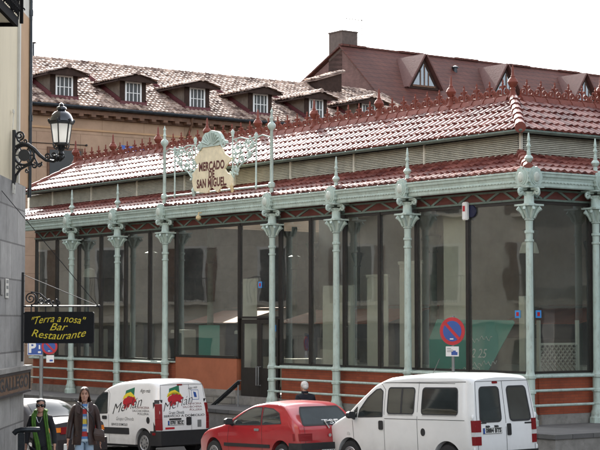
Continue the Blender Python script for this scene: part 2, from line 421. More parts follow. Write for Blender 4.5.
def spire(parent, zt=6.98, x=0, y=0):
    b = M(); z = 6.14
    b.lathe([(.05, z), (.05, z+.16), (.035, z+.18), (.075, z+.22), (.10, z+.27), (.075, z+.32), (.04, z+.345), (.05, z+.36), (.035, z+.44), (.028, z+.5), (.045, z+.53), (.05, z+.555), (.035, z+.58), (.025, z+.64), (.038, z+.67), (.03, z+.7), (.012, zt)], (x, y, 0), 10)
    return b.build('spire', green, parent, smooth=45)
c0 = column(mk); c0.location = (0, 0, 0)
m0 = medallion(c0, -1, 0); s0 = spire(c0)
def dupcol(x, y):
    c = copy_tree(c0, mk); c.location = (x, y, 0); return c
for y in colA[1:]:
    c = dupcol(0, y)
    if y in (9.85, 15.27):                 # these two carry the tall sign poles instead of a spire
        for k in kids(c):
            if k.name.startswith('spire'): bpy.data.objects.remove(k)
mB = None
for x in colB:
    c = dupcol(x, 0)
    for k in kids(c):
        if k.name.startswith('medallion'): bpy.data.objects.remove(k)
    if mB is None: mB = medallion(c, 0, -1)
    else: q = mB.copy(); COL.objects.link(q); q.parent = c
q = mB.copy(); COL.objects.link(q); q.parent = c0

# ---- gutter and fascia swept round the corner
gp = [(0, 5.775), (.08, 5.775), (.10, 5.80), (.10, 5.87), (.125, 5.89), (.125, 5.91), (.11, 5.93), (.13, 5.985), (.16, 6.01), (.165, 6.06), (.19, 6.08), (.19, 6.115), (.15, 6.12), (0, 6.115)]
pathf = lambda ya, xb: [lambda o, z: (-o, ya, z), lambda o, z: (-o, -o, z), lambda o, z: (xb, -o, z)]
b = M(); b.sweep(gp, pathf(24.0, WID))
for k in range(int(24/.105)):             # small dentils along the moulding
    y = .15+k*.105
    b.box(-.128, -.10, y, y+.055, 5.875, 5.892)
for k in range(int(WID/.105)):
    x = .15+k*.105
    b.box(x, x+.055, -.128, -.10, 5.875, 5.892)
b.build('gutter', green, mk, smooth=30)
# eave fascia below upper roof
ep = [(.0, 7.13), (.05, 7.13), (.09, 7.17), (.09, 7.205), (0, 7.205)]
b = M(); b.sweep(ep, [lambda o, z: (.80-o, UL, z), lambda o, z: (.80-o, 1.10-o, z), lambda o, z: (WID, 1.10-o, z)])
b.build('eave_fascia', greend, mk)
# ---- clerestory louvres
def louvres(a0, a1, pt):
    """pt(s,inward,z)"""
    b = M(); n = 11; z0, z1 = 6.66, 7.14; h = (z1-z0)/n
    for k in range(n):
        z = z0+h*k
        q = [(0, z+.002), (.05, z+h*1.0), (.062, z+h*1.0), (.012, z+.002)]
        b.loft([[pt(a0, d, zz) for d, zz in q], [pt(a1, d, zz) for d, zz in q]])
    o = b.build('louvre_screen', louvm, mk)
    b = M(); b.loft([[pt(s, d, zz) for d, zz in ((.08, z0-.1), (.12, z0-.1), (.12, z1+.1), (.08, z1+.1))] for s in (a0, a1)]); b.build('louvre_backing', darkm, mk)
    return o
louvres(1.32, 26.0, lambda s, d, z: (1.0+d, s, z))
louvres(1.02, WID, lambda s, d, z: (s, 1.3+d, z))
b = M()
b.box(.975, 1.04, 1.275, 1.34, 6.62, 7.15)
for y in [4.2, 7.03, 9.85, 12.56, 15.27, 18.05, 20.95, 23.6, 25.97]: b.box(.985, 1.03, y+.52, y+.58, 6.64, 7.15)
for x in [3.6, 6.4, 9.2, 12.1, 15]: b.box(x, x+.06, 1.285, 1.33, 6.64, 7.15)
b.box(.985, 1.06, 1.3, 26, 6.625, 6.665); b.box(1.04, WID, 1.285, 1.36, 6.625, 6.665)
b.build('louvre_post', louvm, mk)
# ---- roofs
def hiproof(name, zlo, zhi, ax, bx, ay, by, yend, xend, pitch, row, amp, step):
    """A slope from x=ax (z lo) to x=bx, B slope from y=ay to y=by"""
    b = M(); dz = zhi-zlo
    la = math.hypot(bx-ax, dz); Va = Vector((bx-ax, 0, dz))/la; Na = Vector((-dz, 0, bx-ax))/la
    tiles(b, (ax, 0, zlo), (0, 1, 0), Va, Na, la, lambda v: (ay+(by-ay)*v/la, yend-(.9*v if name == 'upper_roof' else 0)), pitch, row, amp, step)
    # solid deck just below the tiles
    b.c = 1
    b.poly([(ax, ay, zlo-.02), (ax, yend, zlo-.02), (bx, yend-(.9*la if name == 'upper_roof' else 0), zhi-.02), (bx, by, zhi-.02)])
    lb = math.hypot(by-ay, dz); Vb = Vector((0, by-ay, dz))/lb; Nb = Vector((0, -dz, by-ay))/lb
    tiles(b, (0, ay, zlo), (1, 0, 0), Vb, Nb, lb, lambda v: (ax+(bx-ax)*v/lb, xend), pitch, row*lb/la, amp, step)
    b.c = 1
    b.poly([(ax, ay, zlo-.02), (xend, ay, zlo-.02), (xend, by, zhi-.02), (bx, by, zhi-.02)])
    o = b.build(name, redtile, mk, smooth=50, fix=False)
    # hip tiles
    b = M(); b.usecol = True
    P0 = Vector((ax, ay, zlo+.03)); P1 = Vector((bx, by, zhi+.03)); n = max(3, int((P1-P0).length/.36))
    for k in range(n):
        b.c = random.random()*.4
        a = P0.lerp(P1, k/n); e = P0.lerp(P1, (k+1.12)/n)
        b.tube([a, a.lerp(e, .25), e], [.135, .13, .095], 10)
    b.build('hip_tile', redtile, o, smooth=50)
    return o
hiproof('skirt_roof', 6.13, 6.66, -.12, 1.02, -.12, 1.33, 25.9, WID, .215, .32, .042, .034)
up = hiproof('upper_roof', 7.215, 8.18, .72, 2.2, 1.02, 2.8, UL, WID, .215, .355, .040, .034)
b = M(); b.box(2.2, WID, 2.8, 24.7, 8.0, 8.16); b.build('flat_roof', redroof, mk)
# left hip of the upper roof
b = M(); b.usecol = True
P0 = Vector((.72, UL, 7.25)); P1 = Vector((2.2, 24.35, 8.21))
for k in range(6):
    b.c = random.random()*.5; a = P0.lerp(P1, k/6); e = P0.lerp(P1, (k+1.1)/6); b.tube([a, a.lerp(e, .3), e], [.10, .10, .08], 8)
b.build('hip_tile', redtile, up, smooth=50)
# ---- ridge cresting
def crest_unit(): 
    pts = [(-.19, 0), (-.20, .06), (-.17, .12), (-.20, .17), (-.15, .215), (-.10, .19), (-.095, .15), (-.07, .2), (-.085, .26), (-.055, .30), (-.03, .285), (-.022, .35), (0, .42)]
    return pts+[(-u, v) for u, v in reversed(pts[:-1])]
def cresting(a0, a1, pt):
    b = M(); s = a0; n = int(round((a1-a0)/.475)); w = (a1-a0)/n
    for k in range(n):
        c = a0+(k+.5)*w
        f = lambda u, v: pt(c+u, 0, 8.27+v)
        b.tube([f(0, 0), f(0, .16), f(0, .3)], [.03, .024, .022], 5)
        b.tube([f(-.235, .03), f(-.12, .05), f(0, .03), f(.12, .05), f(.235, .03)], .022, 5)
        for q in (-1, 1):
            b.tube(spiral((q*.115, .13), .085, 1.15, f, a0=-PI/2, n=11, inner=.25, sgn=q), .023, 5)
            b.tube([f(0, .18), f(q*.06, .27), f(q*.10, .27), f(q*.11, .22)], [.022, .026, .022, .014], 5)
            b.tube([f(q*.2, .05), f(q*.21, .13), f(q*.18, .19)], [.022, .026, .010], 5)
            p = f(q*.115, .13); b.ell(p, (.03, .03, .03), 6, 4)
        b.ell(f(0, .335), (.03, .03, .04), 6, 5); b.tube([f(0, .36), f(0, .39), f(0, .44)], [.018, .026, .008], 5)
    # ridge capping, tile by tile
    n2 = int((a1-a0)/.42)
    for k in range(n2):
        s0_ = a0+k*.42
        prof = [(-.13, 8.13), (-.10, 8.21), (-.04, 8.28), (.04, 8.28), (.10, 8.21), (.13, 8.13)]
        f = 1+.0*k
        b.loft([[pt(s0_, d*1.08, z+.012) for d, z in prof], [pt(s0_+.44, d*.95, z) for d, z in prof]])
    return b.build('ridge_cresting', terrac, mk, smooth=40)
cresting(2.95, 24.8, lambda s, d, z: (2.2+d, s, z))
cresting(2.4, WID, lambda s, d, z: (s, 2.8+d, z))
b = M()
b.lathe([(.10, 8.12), (.13, 8.24), (.09, 8.30), (.06, 8.40), (.075, 8.44), (.05, 8.47), (.10, 8.52), (.135, 8.60), (.10, 8.68), (.055, 8.72), (.06, 8.745), (.04, 8.77), (.028, 8.95), (.008, 9.02)], (0, 0, 0), 12)
f0 = b.build('ridge_finial', terrac, mk, smooth=45); f0.location = (2.2, 2.83, 0)
for x, y in [(2.2, v) for v in (5.1, 8.02, 10.93, 13.7, 16.43, 19.3, 22.17, 24.75)]+[(v, 2.8) for v in (5.2, 8.0, 10.8, 13.6, 16.4)]:
    f = f0.copy(); COL.objects.link(f); f.parent = mk; f.location = (x, y, 0)

# ---- windows
XW = .28
def windowwall(marks, pt, zb, zt, sillz, dbl=True, skip=()):
    """marks: positions of mullions; pt(s, inward, z)"""
    for i, (a, c) in enumerate(zip(marks, marks[1:])):
        if i in skip: continue
        zb_ = zb[i] if isinstance(zb, (list, tuple)) else zb
        b = M()
        def bx(s0_, s1_, d0, d1, z0, z1):
            b.loft([[pt(s0_, d0, z0), pt(s0_, d1, z0), pt(s0_, d1, z1), pt(s0_, d0, z1)], [pt(s1_, d0, z0), pt(s1_, d1, z0), pt(s1_, d1, z1), pt(s1_, d0, z1)]])
        g = .004
        bx(a+g, a+.045, -.05, .07, zb_, zt); bx(c-.045, c-g, -.05, .07, zb_, zt)
        bx(a+.045, c-.045, -.03, .05, zt-.07, zt); bx(a+.045, c-.045, -.03, .05, zb_, zb_+.06)
        pass
        fr = b.build('window', frame, mk)
        b = M(); b.poly([pt(a+.04, 0, zb_+.05), pt(a+.04, 0, zt-.06), pt(c-.04, 0, zt-.06), pt(c-.04, 0, zb_+.05)])
        b.build('pane', glassA, fr, fix=False)
A = lambda s, d, z: (XW+d, s, z)
Bf = lambda s, d, z: (s, XW+d, z)
marksA = [.30, 2.33, 4.18, 5.6, 7.03, 8.48, 9.84, 11.79, 15.09, 16.58, 18.0, 19.53, 20.95, 22.43, 23.9]
ZT = 5.50
windowwall(marksA, A, [1.62]*6+[2.86]+[1.76]+[1.62]*6, ZT, 1.6)
marksB = [.30, 2.17, 3.55, 4.98, 6.4, 7.83, 9.25, 10.7, 12.1, 13.5, 14.95, 16.4, 18.9]
windowwall(marksB, Bf, 1.62, ZT, 1.6)
D = lambda s, d, z: (WID-.1+d, s, z)
windowwall([.5, 4, 8, 12, 16, 20, 23.8], D, 1.62, ZT, 1.6)
# brick dado, stone base, sills
for (a, c) in ((.27, 9.72), (15.05, 23.95)):
    b = M(); b.box(XW-.06, XW+.2, a, c, .72, 1.58); b.build('brick_dado', brick, mk)
    b = M(); b.box(XW-.12, XW+.22, a, c, -.9, .718); b.build('stone_base', stoneb, mk, bevel=.012)
    b = M(); b.box(XW-.13, XW+.1, a, c, 1.582, 1.625); b.build('window_sill', green, mk)
b = M(); b.box(XW-.06, XW+.2, 11.86, 13.52, .885, 1.75); b.box(XW-.058, XW+.2, 13.525, 15.04, .885, 1.75); b.build('brick_dado', panelm, mk)
b = M(); b.box(XW-.07, XW+.2, 11.86, 15.04, 1.752, 1.79); b.build('window_sill', frame, mk)
b = M(); b.box(XW-.10, XW+.22, 11.86, 15.04, .70, .883); b.build('stone_base', stoneb, mk, bevel=.012)
b = M(); b.box(XW-.13, XW+.22, 11.86, 15.04, -.95, .698); b.build('stone_base', steps, mk)
b = M(); b.box(XW+.202, WID, XW-.06, XW+.2, .72, 1.58); b.build('brick_dado', brick, mk)
b = M(); b.box(XW+.222, WID, XW-.12, XW+.22, -.9, .718); b.build('stone_base', stoneb, mk, bevel=.012)
b = M(); b.box(XW+.102, WID, XW-.13, XW+.1, 1.582, 1.625); b.build('window_sill', green, mk)
b = M(); b.box(WID-.1, WID+.1, .5, 23.9, -.9, 1.6); b.build('brick_dado', brick, mk)
b = M(); b.box(WID-.08, WID+.1, .5, 23.9, 5.51, 7.95); b.build('upper_wall', plast, mk)
b = M(); b.box(XW+.25, WID+.1, 23.96, 24.12, -.9, 6.1); b.build('end_wall', plast, mk)
# rails between the columns
def rails(cols, pt):
    for a, c in zip(cols, cols[1:]):
        if abs(a-9.85) < .01: continue
        b = M()
        for z in (.935, 1.265): b.tube([pt(a+.1, z), pt(c-.1, z)], .03, 8)
        b.loft([[pt(s, z) for z in (1.55,)]+[pt(s, 1.6)] for s in (a+.11, c-.11)], closed=False, cap=False) if False else None
        b.tube([pt(a+.1, 1.575), pt(c-.1, 1.575)], .034, 8)
        b.build('guard_rail', green, mk, smooth=40)
rails(colA+[23.9], lambda s, z: (0, s, z))
rails([0]+colB, lambda s, z: (s, 0, z))
# soffit band, green braces and beam above the glass
b = M()
b.box(XW-.02, XW+.10, .27, 23.93, 5.505, 6.1); b.box(XW+.102, WID, XW-.02, XW+.1, 5.505, 6.1)
b.build('soffit_panel', soff, mk)
b = M()
b.box(XW-.06, XW-.022, .23, 23.93, 5.50, 5.545); b.box(XW-.02, WID, XW-.06, XW-.022, 5.50, 5.545)
b.box(XW-.05, XW-.022, .26, 23.93, 5.72, 5.765); b.box(XW-.01, WID, XW-.05, XW-.022, 5.72, 5.765)
for i, (a, c) in enumerate(zip(colA+[23.9], (colA+[23.9])[1:])):
    n = max(2, int((c-a)/.95))
    for k in range(n):
        s0_ = a+.25+(c-a-.3)*k/n; w = (c-a-.3)/n
        b.bar((XW-.035, s0_, 5.74), (XW-.035, s0_+w*.42, 5.54), .035, .05)
        b.bar((XW-.035, s0_+w*.85, 5.74), (XW-.035, s0_+w*.47, 5.54), .035, .05)
    b.bar((-.0, a, 5.74), (XW-.03, a, 5.55), .05, .06)
for i, (a, c) in enumerate(zip([0]+colB, colB)):
    n = max(2, int((c-a)/.95))
    for k in range(n):
        s0_ = a+.25+(c-a-.3)*k/n; w = (c-a-.3)/n
        b.bar((s0_, XW-.035, 5.74), (s0_+w*.42, XW-.035, 5.54), .035, .05)
        b.bar((s0_+w*.85, XW-.035, 5.74), (s0_+w*.47, XW-.035, 5.54), .035, .05)
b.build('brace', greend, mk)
b = M(); b.box(-.0, 2.0, .0, 24, 6.105, 6.125); b.box(2.002, WID, 0, 2, 6.105, 6.125); b.build('ceiling', soff, mk)
# door
dr = M()
y0, y1 = 9.93, 11.70
for a, c in ((y0, y0+.9), (y0+.88, y1)):
    pass
ym = (y0+y1)/2
def bx(b, s0_, s1_, d0, d1, z0, z1): b.box(XW+d0, XW+d1, s0_, s1_, z0, z1)
for a, c in ((y0, ym-.004), (ym+.004, y1)):
    b = M()
    bx(b, a, a+.09, -.02, .04, .74, 2.84); bx(b, c-.09, c, -.02, .04, .74, 2.84)
    bx(b, a+.09, c-.09, -.018, .038, 2.72, 2.84); bx(b, a+.09, c-.09, -.018, .038, .74, 1.52)
    d = b.build('door', frame, mk)
    b = M(); b.poly([(XW, a+.085, 1.515), (XW, c-.085, 1.515), (XW, c-.085, 2.725), (XW, a+.085, 2.725)]); b.build('door_pane', glassA, d, fix=False)
    hy = c-.05 if c < y1-.1 else a+.05
    b = M(); b.tube([(XW-.02, hy, 1.05), (XW-.09, hy, 1.05), (XW-.09, hy, 1.55), (XW-.02, hy, 1.55)], .018, 8); b.build('door_handle', steel, d, smooth=40)
# door threshold
b = M(); b.box(XW-.10, XW+.22, 9.725, 11.855, .5, .735); b.build('door_threshold', stoneb, mk)
# ---- interior seen through the glass
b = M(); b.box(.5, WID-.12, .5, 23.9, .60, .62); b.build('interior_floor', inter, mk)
icol = M(); icol.lathe([(.16, .62), (.16, .9), (.11, 1.0), (.09, 4.6), (.13, 4.62), (.10, 4.7), (.2, 5.0), (.22, 5.05), (.1, 5.1), (.1, 6.1)], n=12)
i0 = icol.build('interior_column', greend, mk, smooth=40); i0.location = (3.3, 3.4, 0)
for x in (3.3, 9.2, 14.8):
    for y in (3.4, 7.1, 12.5, 17.9, 21.5):
        if (x, y) == (3.3, 3.4): continue
        q = i0.copy(); COL.objects.link(q); q.parent = mk; q.location = (x, y, 0)

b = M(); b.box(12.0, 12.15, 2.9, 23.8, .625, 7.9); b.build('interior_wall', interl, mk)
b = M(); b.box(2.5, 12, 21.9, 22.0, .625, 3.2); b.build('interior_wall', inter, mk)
# ---- things inside the hall
def inside(name, x, y, label, cat, fn, z=.62, group=None):
    e = empty(name, W(x, y, z), TH, label, cat, group); fn(e); return e
def stall(e):
    b = MB(); b.box(-.9, .9, -1.5, 1.5, 0, 1.0); b.build('counter', interl, e)
    b = MB(); b.box(.5, .9, -1.5, 1.5, 1.0, 2.6); b.build('back_wall', inter, e)
    b = MB(); b.loft([[(-1.1, s, 2.1), (-1.08, s, 2.12), (.9, s, 2.62), (.9, s, 2.6)] for s in (-1.55, 1.55)]); b.build('awning', awnr, e)
    v, f = text2d('FRUTAS', .34, bold=.01); b = MB(); b.flats(v, f, lambda u, w: (-1.105, -u, 1.93+w)) if False else b.box(-1.1, -1.06, -1.5, 1.5, 1.72, 2.08); b.build('fascia', blackp, e)
for (x, y, lab) in ((3.2, 9.3, 'market stall with orange awning behind the glass beside the double door'), (5.6, 14.5, 'market stall with orange awning deep inside behind the large entrance pane'), (5.6, 19.8, 'market stall with orange awning behind the left end bays of glass'), (6.5, 5.4, 'market stall with orange awning behind the bay left of the teal banner')):
    inside('market_stall', x, y, lab, 'stall', stall, group='stalls inside the market hall')
def partition(e):
    b = MB(); b.box(0, .06, -.65, .65, 0, 3.1); b.build('board', interl, e)
    b = MB(); b.box(-.02, -.002, -.35, -.05, .9, 1.2); b.build('notice', whitep, e)
inside('partition_panel', .62, 7.78, 'pale grey partition panel standing close behind the glass right of the stall bay', 'partition', partition)
def fridge(e):
    b = MB(); b.box(0, .5, -.35, .35, 0, 1.9); b.build('cabinet', interl, e, bevel=.02)
    b = MB(); b.box(-.02, -.002, -.3, .3, .15, 1.8); b.build('cabinet_door', dkopen, e)
for (x, y, lab) in ((1.2, 13.1, 'drinks cabinet behind the large pane left of the double door'), (1.6, 17.2, 'drinks cabinet behind the bay left of the entrance pane'), (1.6, 22.6, 'drinks cabinet behind the leftmost bay of glass')):
    inside('drinks_cabinet', x, y, lab, 'cabinet', fridge, group='drinks cabinets inside the market')
# teal banners
def banner(e, pts, txt=True):
    b = MB(); b.extr(pts, lambda u, v, d: (d, -u, v), 0, .012); o = b.build('cloth', teal, e)
    if txt:
        b = MB()
        tv, tf = text2d('72 25', .30, shear=.3); b.flats(tv, tf, lambda p, q: (-.005, -(.25+p), 1.42+q))
        for (u0, v0, n, L_) in ((-.1, 1.72, 9, .9), (.0, 1.15, 10, .95), (-1.2, .98, 16, 1.6)):     # illegible handwriting
            pts = [(-.006, -(u0+L_*k/(n*2)), v0+.05*math.sin(k*1.9)+.025*math.sin(k*.7)+.08*k/(n*2)) for k in range(n*2+1)]
            b.tube(pts, .009, 4)
        b.build('lettering', whitep, o)
def bn(e): banner(e, [(-1.45, .9), (.55, .9), (1.55, 2.15), (1.5, 2.2), (-1.15, 2.22), (-1.45, 1.75)])
inside('teal_banner', .62, 2.7, 'teal banner with white lettering hung behind the corner bay glass', 'banner', bn)
def bn2(e): banner(e, [(-.55, 1.05), (.55, 1.05), (.55, 2.05), (-.55, 2.05)], False)
inside('teal_banner', .9, 14.3, 'plain teal banner low behind the left part of the large entrance pane', 'banner', bn2)
def lat(e):
    b = MB()
    for k in range(-7, 8):
        for s in (-1, 1):
            x0 = k*.14; pts = [(x0-.35*s, -.35), (x0+.35*s, .35)]
            (a0, b0), (a1, b1) = pts
            if abs(a0) > .6 and abs(a1) > .6: continue
            def cl(a, bb, a2, b2):
                t = 1.0
                if abs(a) > .55: t = (abs(a)-.55)/abs(a2-a); return a+(a2-a)*t, bb+(b2-bb)*t
                return a, bb
            p = cl(a0, b0, a1, b1); q = cl(a1, b1, a0, b0)
            b.bar((p[0], .02*s, 1.3+p[1]), (q[0], .02*s, 1.3+q[1]), .012, .05, up=(0, 1, 0))
    b.build('slats', lattice, e)
    b = MB(); 
    for u in (-.62, .62): b.box(u-.03, u+.03, -.04, .04, 0, 2.2)
    b.box(-.59, .59, -.035, .035, .92, .97); b.box(-.59, .59, -.035, .035, 1.63, 1.68); b.build('lattice_frame', interl, e)
inside('lattice_panel', 1.75, .9, 'pale wooden lattice panel standing behind the short side window', 'lattice panel', lat)
def blind(e):
    b = MB(); b.box(0, .02, -.42, .42, 0, 2.9); b.build('cloth', interl, e)
    b = MB(); b.box(-.02, .04, -.45, .45, 2.9, 2.98); b.build('head_rail', interl, e)
for (x, y, z, lab) in ((.75, 6.3, 1.0, 'pale blind hanging behind the glass left of the corner bay'), (.75, 5.0, 1.3, 'pale blind hanging behind the pane just left of the teal banner bay'), (.8, 12.15, 1.0, 'narrow pale blind behind the large pane next to the double door'), (.9, 3.5, 2.4, 'pale blind hanging high above the teal banner')):
    inside('hanging_blind', x, y, lab, 'blind', blind, z=z, group='blinds inside the market hall')
def post(e):
    b = MB(); b.box(-.09, .09, -.09, .09, 0, 2.75); b.box(-.13, .13, -.13, .13, 0, .12); b.build('shaft', interl, e)
inside('pale_post', .85, 1.06, 'pale square post behind the corner bay beside the teal banner', 'post', post)
def lampin(e):
    b = MB(); b.lathe([(.05, .3), (.16, .25), (.22, .05), (.22, 0)], n=16); b.build('shade', interl, e, smooth=40)
    b = MB(); b.tube([(0, 0, .3), (0, 0, 1.5)], .012, 6); b.build('cord', blackp, e)
for (x, y, z, lab) in ((.95, 1.0, 4.35, 'pale pendant lamp shade behind the glass at the market corner'), (.8, 21.2, 4.2, 'pale pendant lamp shade behind the leftmost visible column')):
    inside('pendant_lamp', x, y, lab, 'lamp', lampin, z=z, group='pendant lamps inside the hall')
# dim stalls further in: crates
def crates(e):
    b = MB(); b.box(-.3, .3, -.4, .4, 0, .28); b.build('crate_body', wood, e, bevel=.01)
for i, (x, y, z, lab) in enumerate(((1.0, 20.2, .62, 'wooden crate on the floor behind the second bay from the left end'), (1.0, 20.2, .91, 'wooden crate stacked on another behind the second bay from the left end'), (1.1, 19.0, .62, 'single wooden crate behind the bay left of the entrance pane'))):
    inside('wooden_crate', x, y, lab, 'crate', crates, z=z, group='crates inside the market hall')

# ---- small signs fixed to the glass and frames
def sticker(x, y, z, nx, label, cat='sticker'):
    e = empty('door_sticker', W(x, y, z), TH, label, cat, 'small blue stickers on the glass')
    b = MB()
    (b.box(-.012, 0, -.085, .085, -.085, .085) if nx else b.box(-.085, .085, -.012, 0, -.085, .085)); o = b.build('backing', bluel, e)
    b = MB()
    (b.box(-.016, -.0125, -.04, .04, -.045, .045) if nx else b.box(-.04, .04, -.016, -.0125, -.045, .045)); b.build('emblem', redp, o)
sticker(.265, .66, 2.96, True, 'light blue square sticker with red centre on the glass left of the corner column')
sticker(.51, .265, 2.96, False, 'light blue square sticker with red centre on the glass right of the corner column')
sticker(.262, 10.12, 2.6, True, 'light blue square sticker with red centre on the double door')
sticker(.25, 10.76, 3.78, True, 'blue sticker with red centre high on the pane above the double door')
e = empty('alarm_box', W(.19, 2.3, 5.15), TH, 'white and dark blue alarm box with red mark above the corner bay mullion', 'alarm box')
b = MB(); b.box(-.06, .04, -.07, .09, 0, .42); b.build('case', whitep, e, bevel=.02)
b = MB(); b.lathe([(.14, -.02), (.15, .0), (.14, .03)], (.06, -.13, .2), 20, 'x'); b.build('bell_dome', mat('navy_enamel', (.008, .010, .04), .35, .05), e, smooth=40)
b = MB(); b.box(-.066, -.0615, -.03, .05, .2, .33); b.build('red_mark', redp, e)
e = empty('gutter_lamp', W(-.28, 13.05, 5.72), TH, 'small round lamp on a bracket below the gutter under the market sign', 'lamp')
b = MB(); b.tube([(.1, 0, .12), (0, 0, .12), (0, 0, .05)], .02, 6); b.lathe([(.02, .05), (.07, .02), (.08, -.05), (.02, -.1)], n=12); b.build('lamp_body', gold, e, smooth=40)

# ================================================================== MARKET SIGN
sg = empty('market_sign', W(-.02, 12.56, 6.14), TH, 'cream shaped sign reading MERCADO DE SAN MIGUEL in green ironwork above the gutter', 'sign')
SO = (0, 12.56, 6.14)
P = lambda y, z, d=0: (-d, y, z)
for y in (9.85, 15.30):
    b = MB(SO)
    b.lathe([(.055, 6.12), (.055, 6.35), (.09, 6.37), (.1, 6.43), (.09, 6.49), (.05, 6.51), (.042, 7.9), (.06, 7.92), (.1, 7.97), (.115, 8.03), (.09, 8.09), (.045, 8.12), (.035, 8.2), (.05, 8.23), (.035, 8.26), (.03, 8.38), (.045, 8.41), (.02, 8.45), (.008, 8.52)], (0, y, 0), 12)
    b.build('pole', green, sg, smooth=45)
b = MB(SO); b.tube([P(9.9, 6.43), P(15.25, 6.43)], .03, 8); b.build('lower_rail', green, sg, smooth=40)
for y, zt in ((14.73, 7.86), (10.58, 7.92), (13.63, 8.05), (11.72, 8.10)):
    b = MB(SO); b.lathe([(.02, 6.36), (.04, 6.42), (.04, 6.46), (.024, 6.48), (.02, zt-.22), (.045, zt-.2), (.03, zt-.17), (.055, zt-.1), (.05, zt-.06), (.012, zt)], (.0, y, 0), 10); b.build('post', green, sg, smooth=45)
outl = [(13.647, 6.785), (13.60, 6.62), (13.528, 6.491), (13.2, 6.43), (12.834, 6.387), (12.76, 6.5), (12.665, 6.565), (12.54, 6.50), (12.325, 6.375), (12.22, 6.46), (12.158, 6.533), (11.95, 6.54), (11.714, 6.444), (11.572, 6.527), (11.60, 6.72), (11.716, 6.845), (11.86, 6.90), (11.993, 7.019), (11.86, 7.13), (11.717, 7.215), (11.663, 7.304), (11.82, 7.37), (11.995, 7.453), (12.12, 7.60), (12.219, 7.68), (12.556, 7.70), (13.02, 7.70), (13.243, 7.62), (13.40, 7.52), (13.533, 7.414), (13.43, 7.29), (13.299, 7.206), (13.46, 7.08), (13.648, 6.976), (13.60, 6.88)]
b = MB(SO); b.extr(outl, lambda u, v, d: P(u, v, d), .05, .10); pn = b.build('sign_panel', cream, sg)
b = MB(SO)
for t, z, s in (('MERCADO', 7.135, .255), ('DE', 6.90, .22), ('SAN MIGUEL.', 6.66, .255)):
    tv, tf = text2d(t, s*1.3, bold=.014, sx=.80, space=1.06)
    wmax = max(p[0] for p in tv)-min(p[0] for p in tv); k = {'MERCADO': 1.30, 'DE': .30, 'SAN MIGUEL.': 1.52}[t]/wmax
    b.flats(tv, tf, lambda u, v, k=k, z=z: P(12.63-u*k, z+v, .104))
b.build('lettering', mat('maroon_letters', (.10, .018, .012), .6, .05), pn)
b = MB(SO)                                        # shell crest
shell = [(13.36, 7.70), (13.32, 7.78), (13.12, 7.86), (13.05, 8.0), (12.93, 8.09), (12.75, 8.10), (12.63, 8.145), (12.45, 8.11), (12.28, 8.08), (12.15, 7.98), (12.05, 7.84), (11.90, 7.80), (11.88, 7.72), (12.3, 7.69), (12.9, 7.69)]
b.extr(shell, lambda u, v, d: P(u, v, d), .03, .13)
for k in range(9):
    a = R(20+k*17.5); b.tube([P(12.62+.12*math.cos(a), 7.72+.06*math.sin(a), .13), P(12.62+.46*math.cos(a), 7.72+.36*math.sin(a), .15)], [.02, .035], 6)
for q in (-1, 1): b.tube(spiral((12.62+q*.62, 7.72), .13, 1.3, lambda u, v: P(u, v, .12), a0=PI/2, sgn=q), .028, 6)
b.build('shell_crest', green, sg, smooth=40)
for q, ys in ((1, 13.63), (-1, 11.72)):             # scrollwork wings
    b = MB(SO)
    yo = 14.73 if q > 0 else 10.58
    f = lambda u, v: P(u, v, .0)
    for (u, v, r, t, a0, sg_) in ((.28, 7.58, .2, 1.4, 0, 1), (.75, 7.66, .17, 1.3, PI, -1), (.45, 7.25, .16, 1.4, PI/2, 1), (.15, 6.98, .15, 1.3, PI, -1), (.8, 7.35, .12, 1.2, 0, 1), (-.1, 6.75, .14, 1.4, PI/2, -1), (.98, 7.62, .1, 1.2, 0, 1), (.05, 7.3, .12, 1.2, PI, 1)):
        b.tube(spiral((ys+q*u, v), r, t, f, a0=a0, sgn=sg_*q, inner=.2, n=20), .024, 6)
        b.lathe([(.01, -.03), (.05, -.015), (.05, .015), (.01, .03)], (0, ys+q*u, v), 8, 'x')
        for w in range(3):
            a = a0+w*2.1; c_ = (ys+q*u+q*r*1.1*math.cos(a), v+r*1.1*math.sin(a)); b.ell((0, c_[0], c_[1]), (.02, .06, .035), 8, 5)
    b.tube([f(ys, 7.80), f(ys+q*.4, 7.84), f(ys+q*.8, 7.75), f(yo, 7.8)], .022, 6)
    b.tube([f(ys, 6.6), f(ys+q*.12, 6.85), f(ys+q*.4, 7.08), f(ys+q*.7, 7.2), f(yo, 7.5)], .022, 6)
    b.tube([f(yo, 7.76), f(yo+q*.3, 7.82), f(15.28 if q > 0 else 9.88, 7.72)], .02, 6)
    b.build('scrollwork', green, sg, smooth=40)
for q, y in ((1, 13.6), (-1, 11.63)):
    b = MB(SO); b.tube([P(y, 6.43, .02), P(y, 6.36, .06), P(y, 6.52, .1), P(y, 6.62, .06)], [.03, .05, .05, .02], 8); b.build('rail_boss', gold if q < 0 else green, sg, smooth=40)

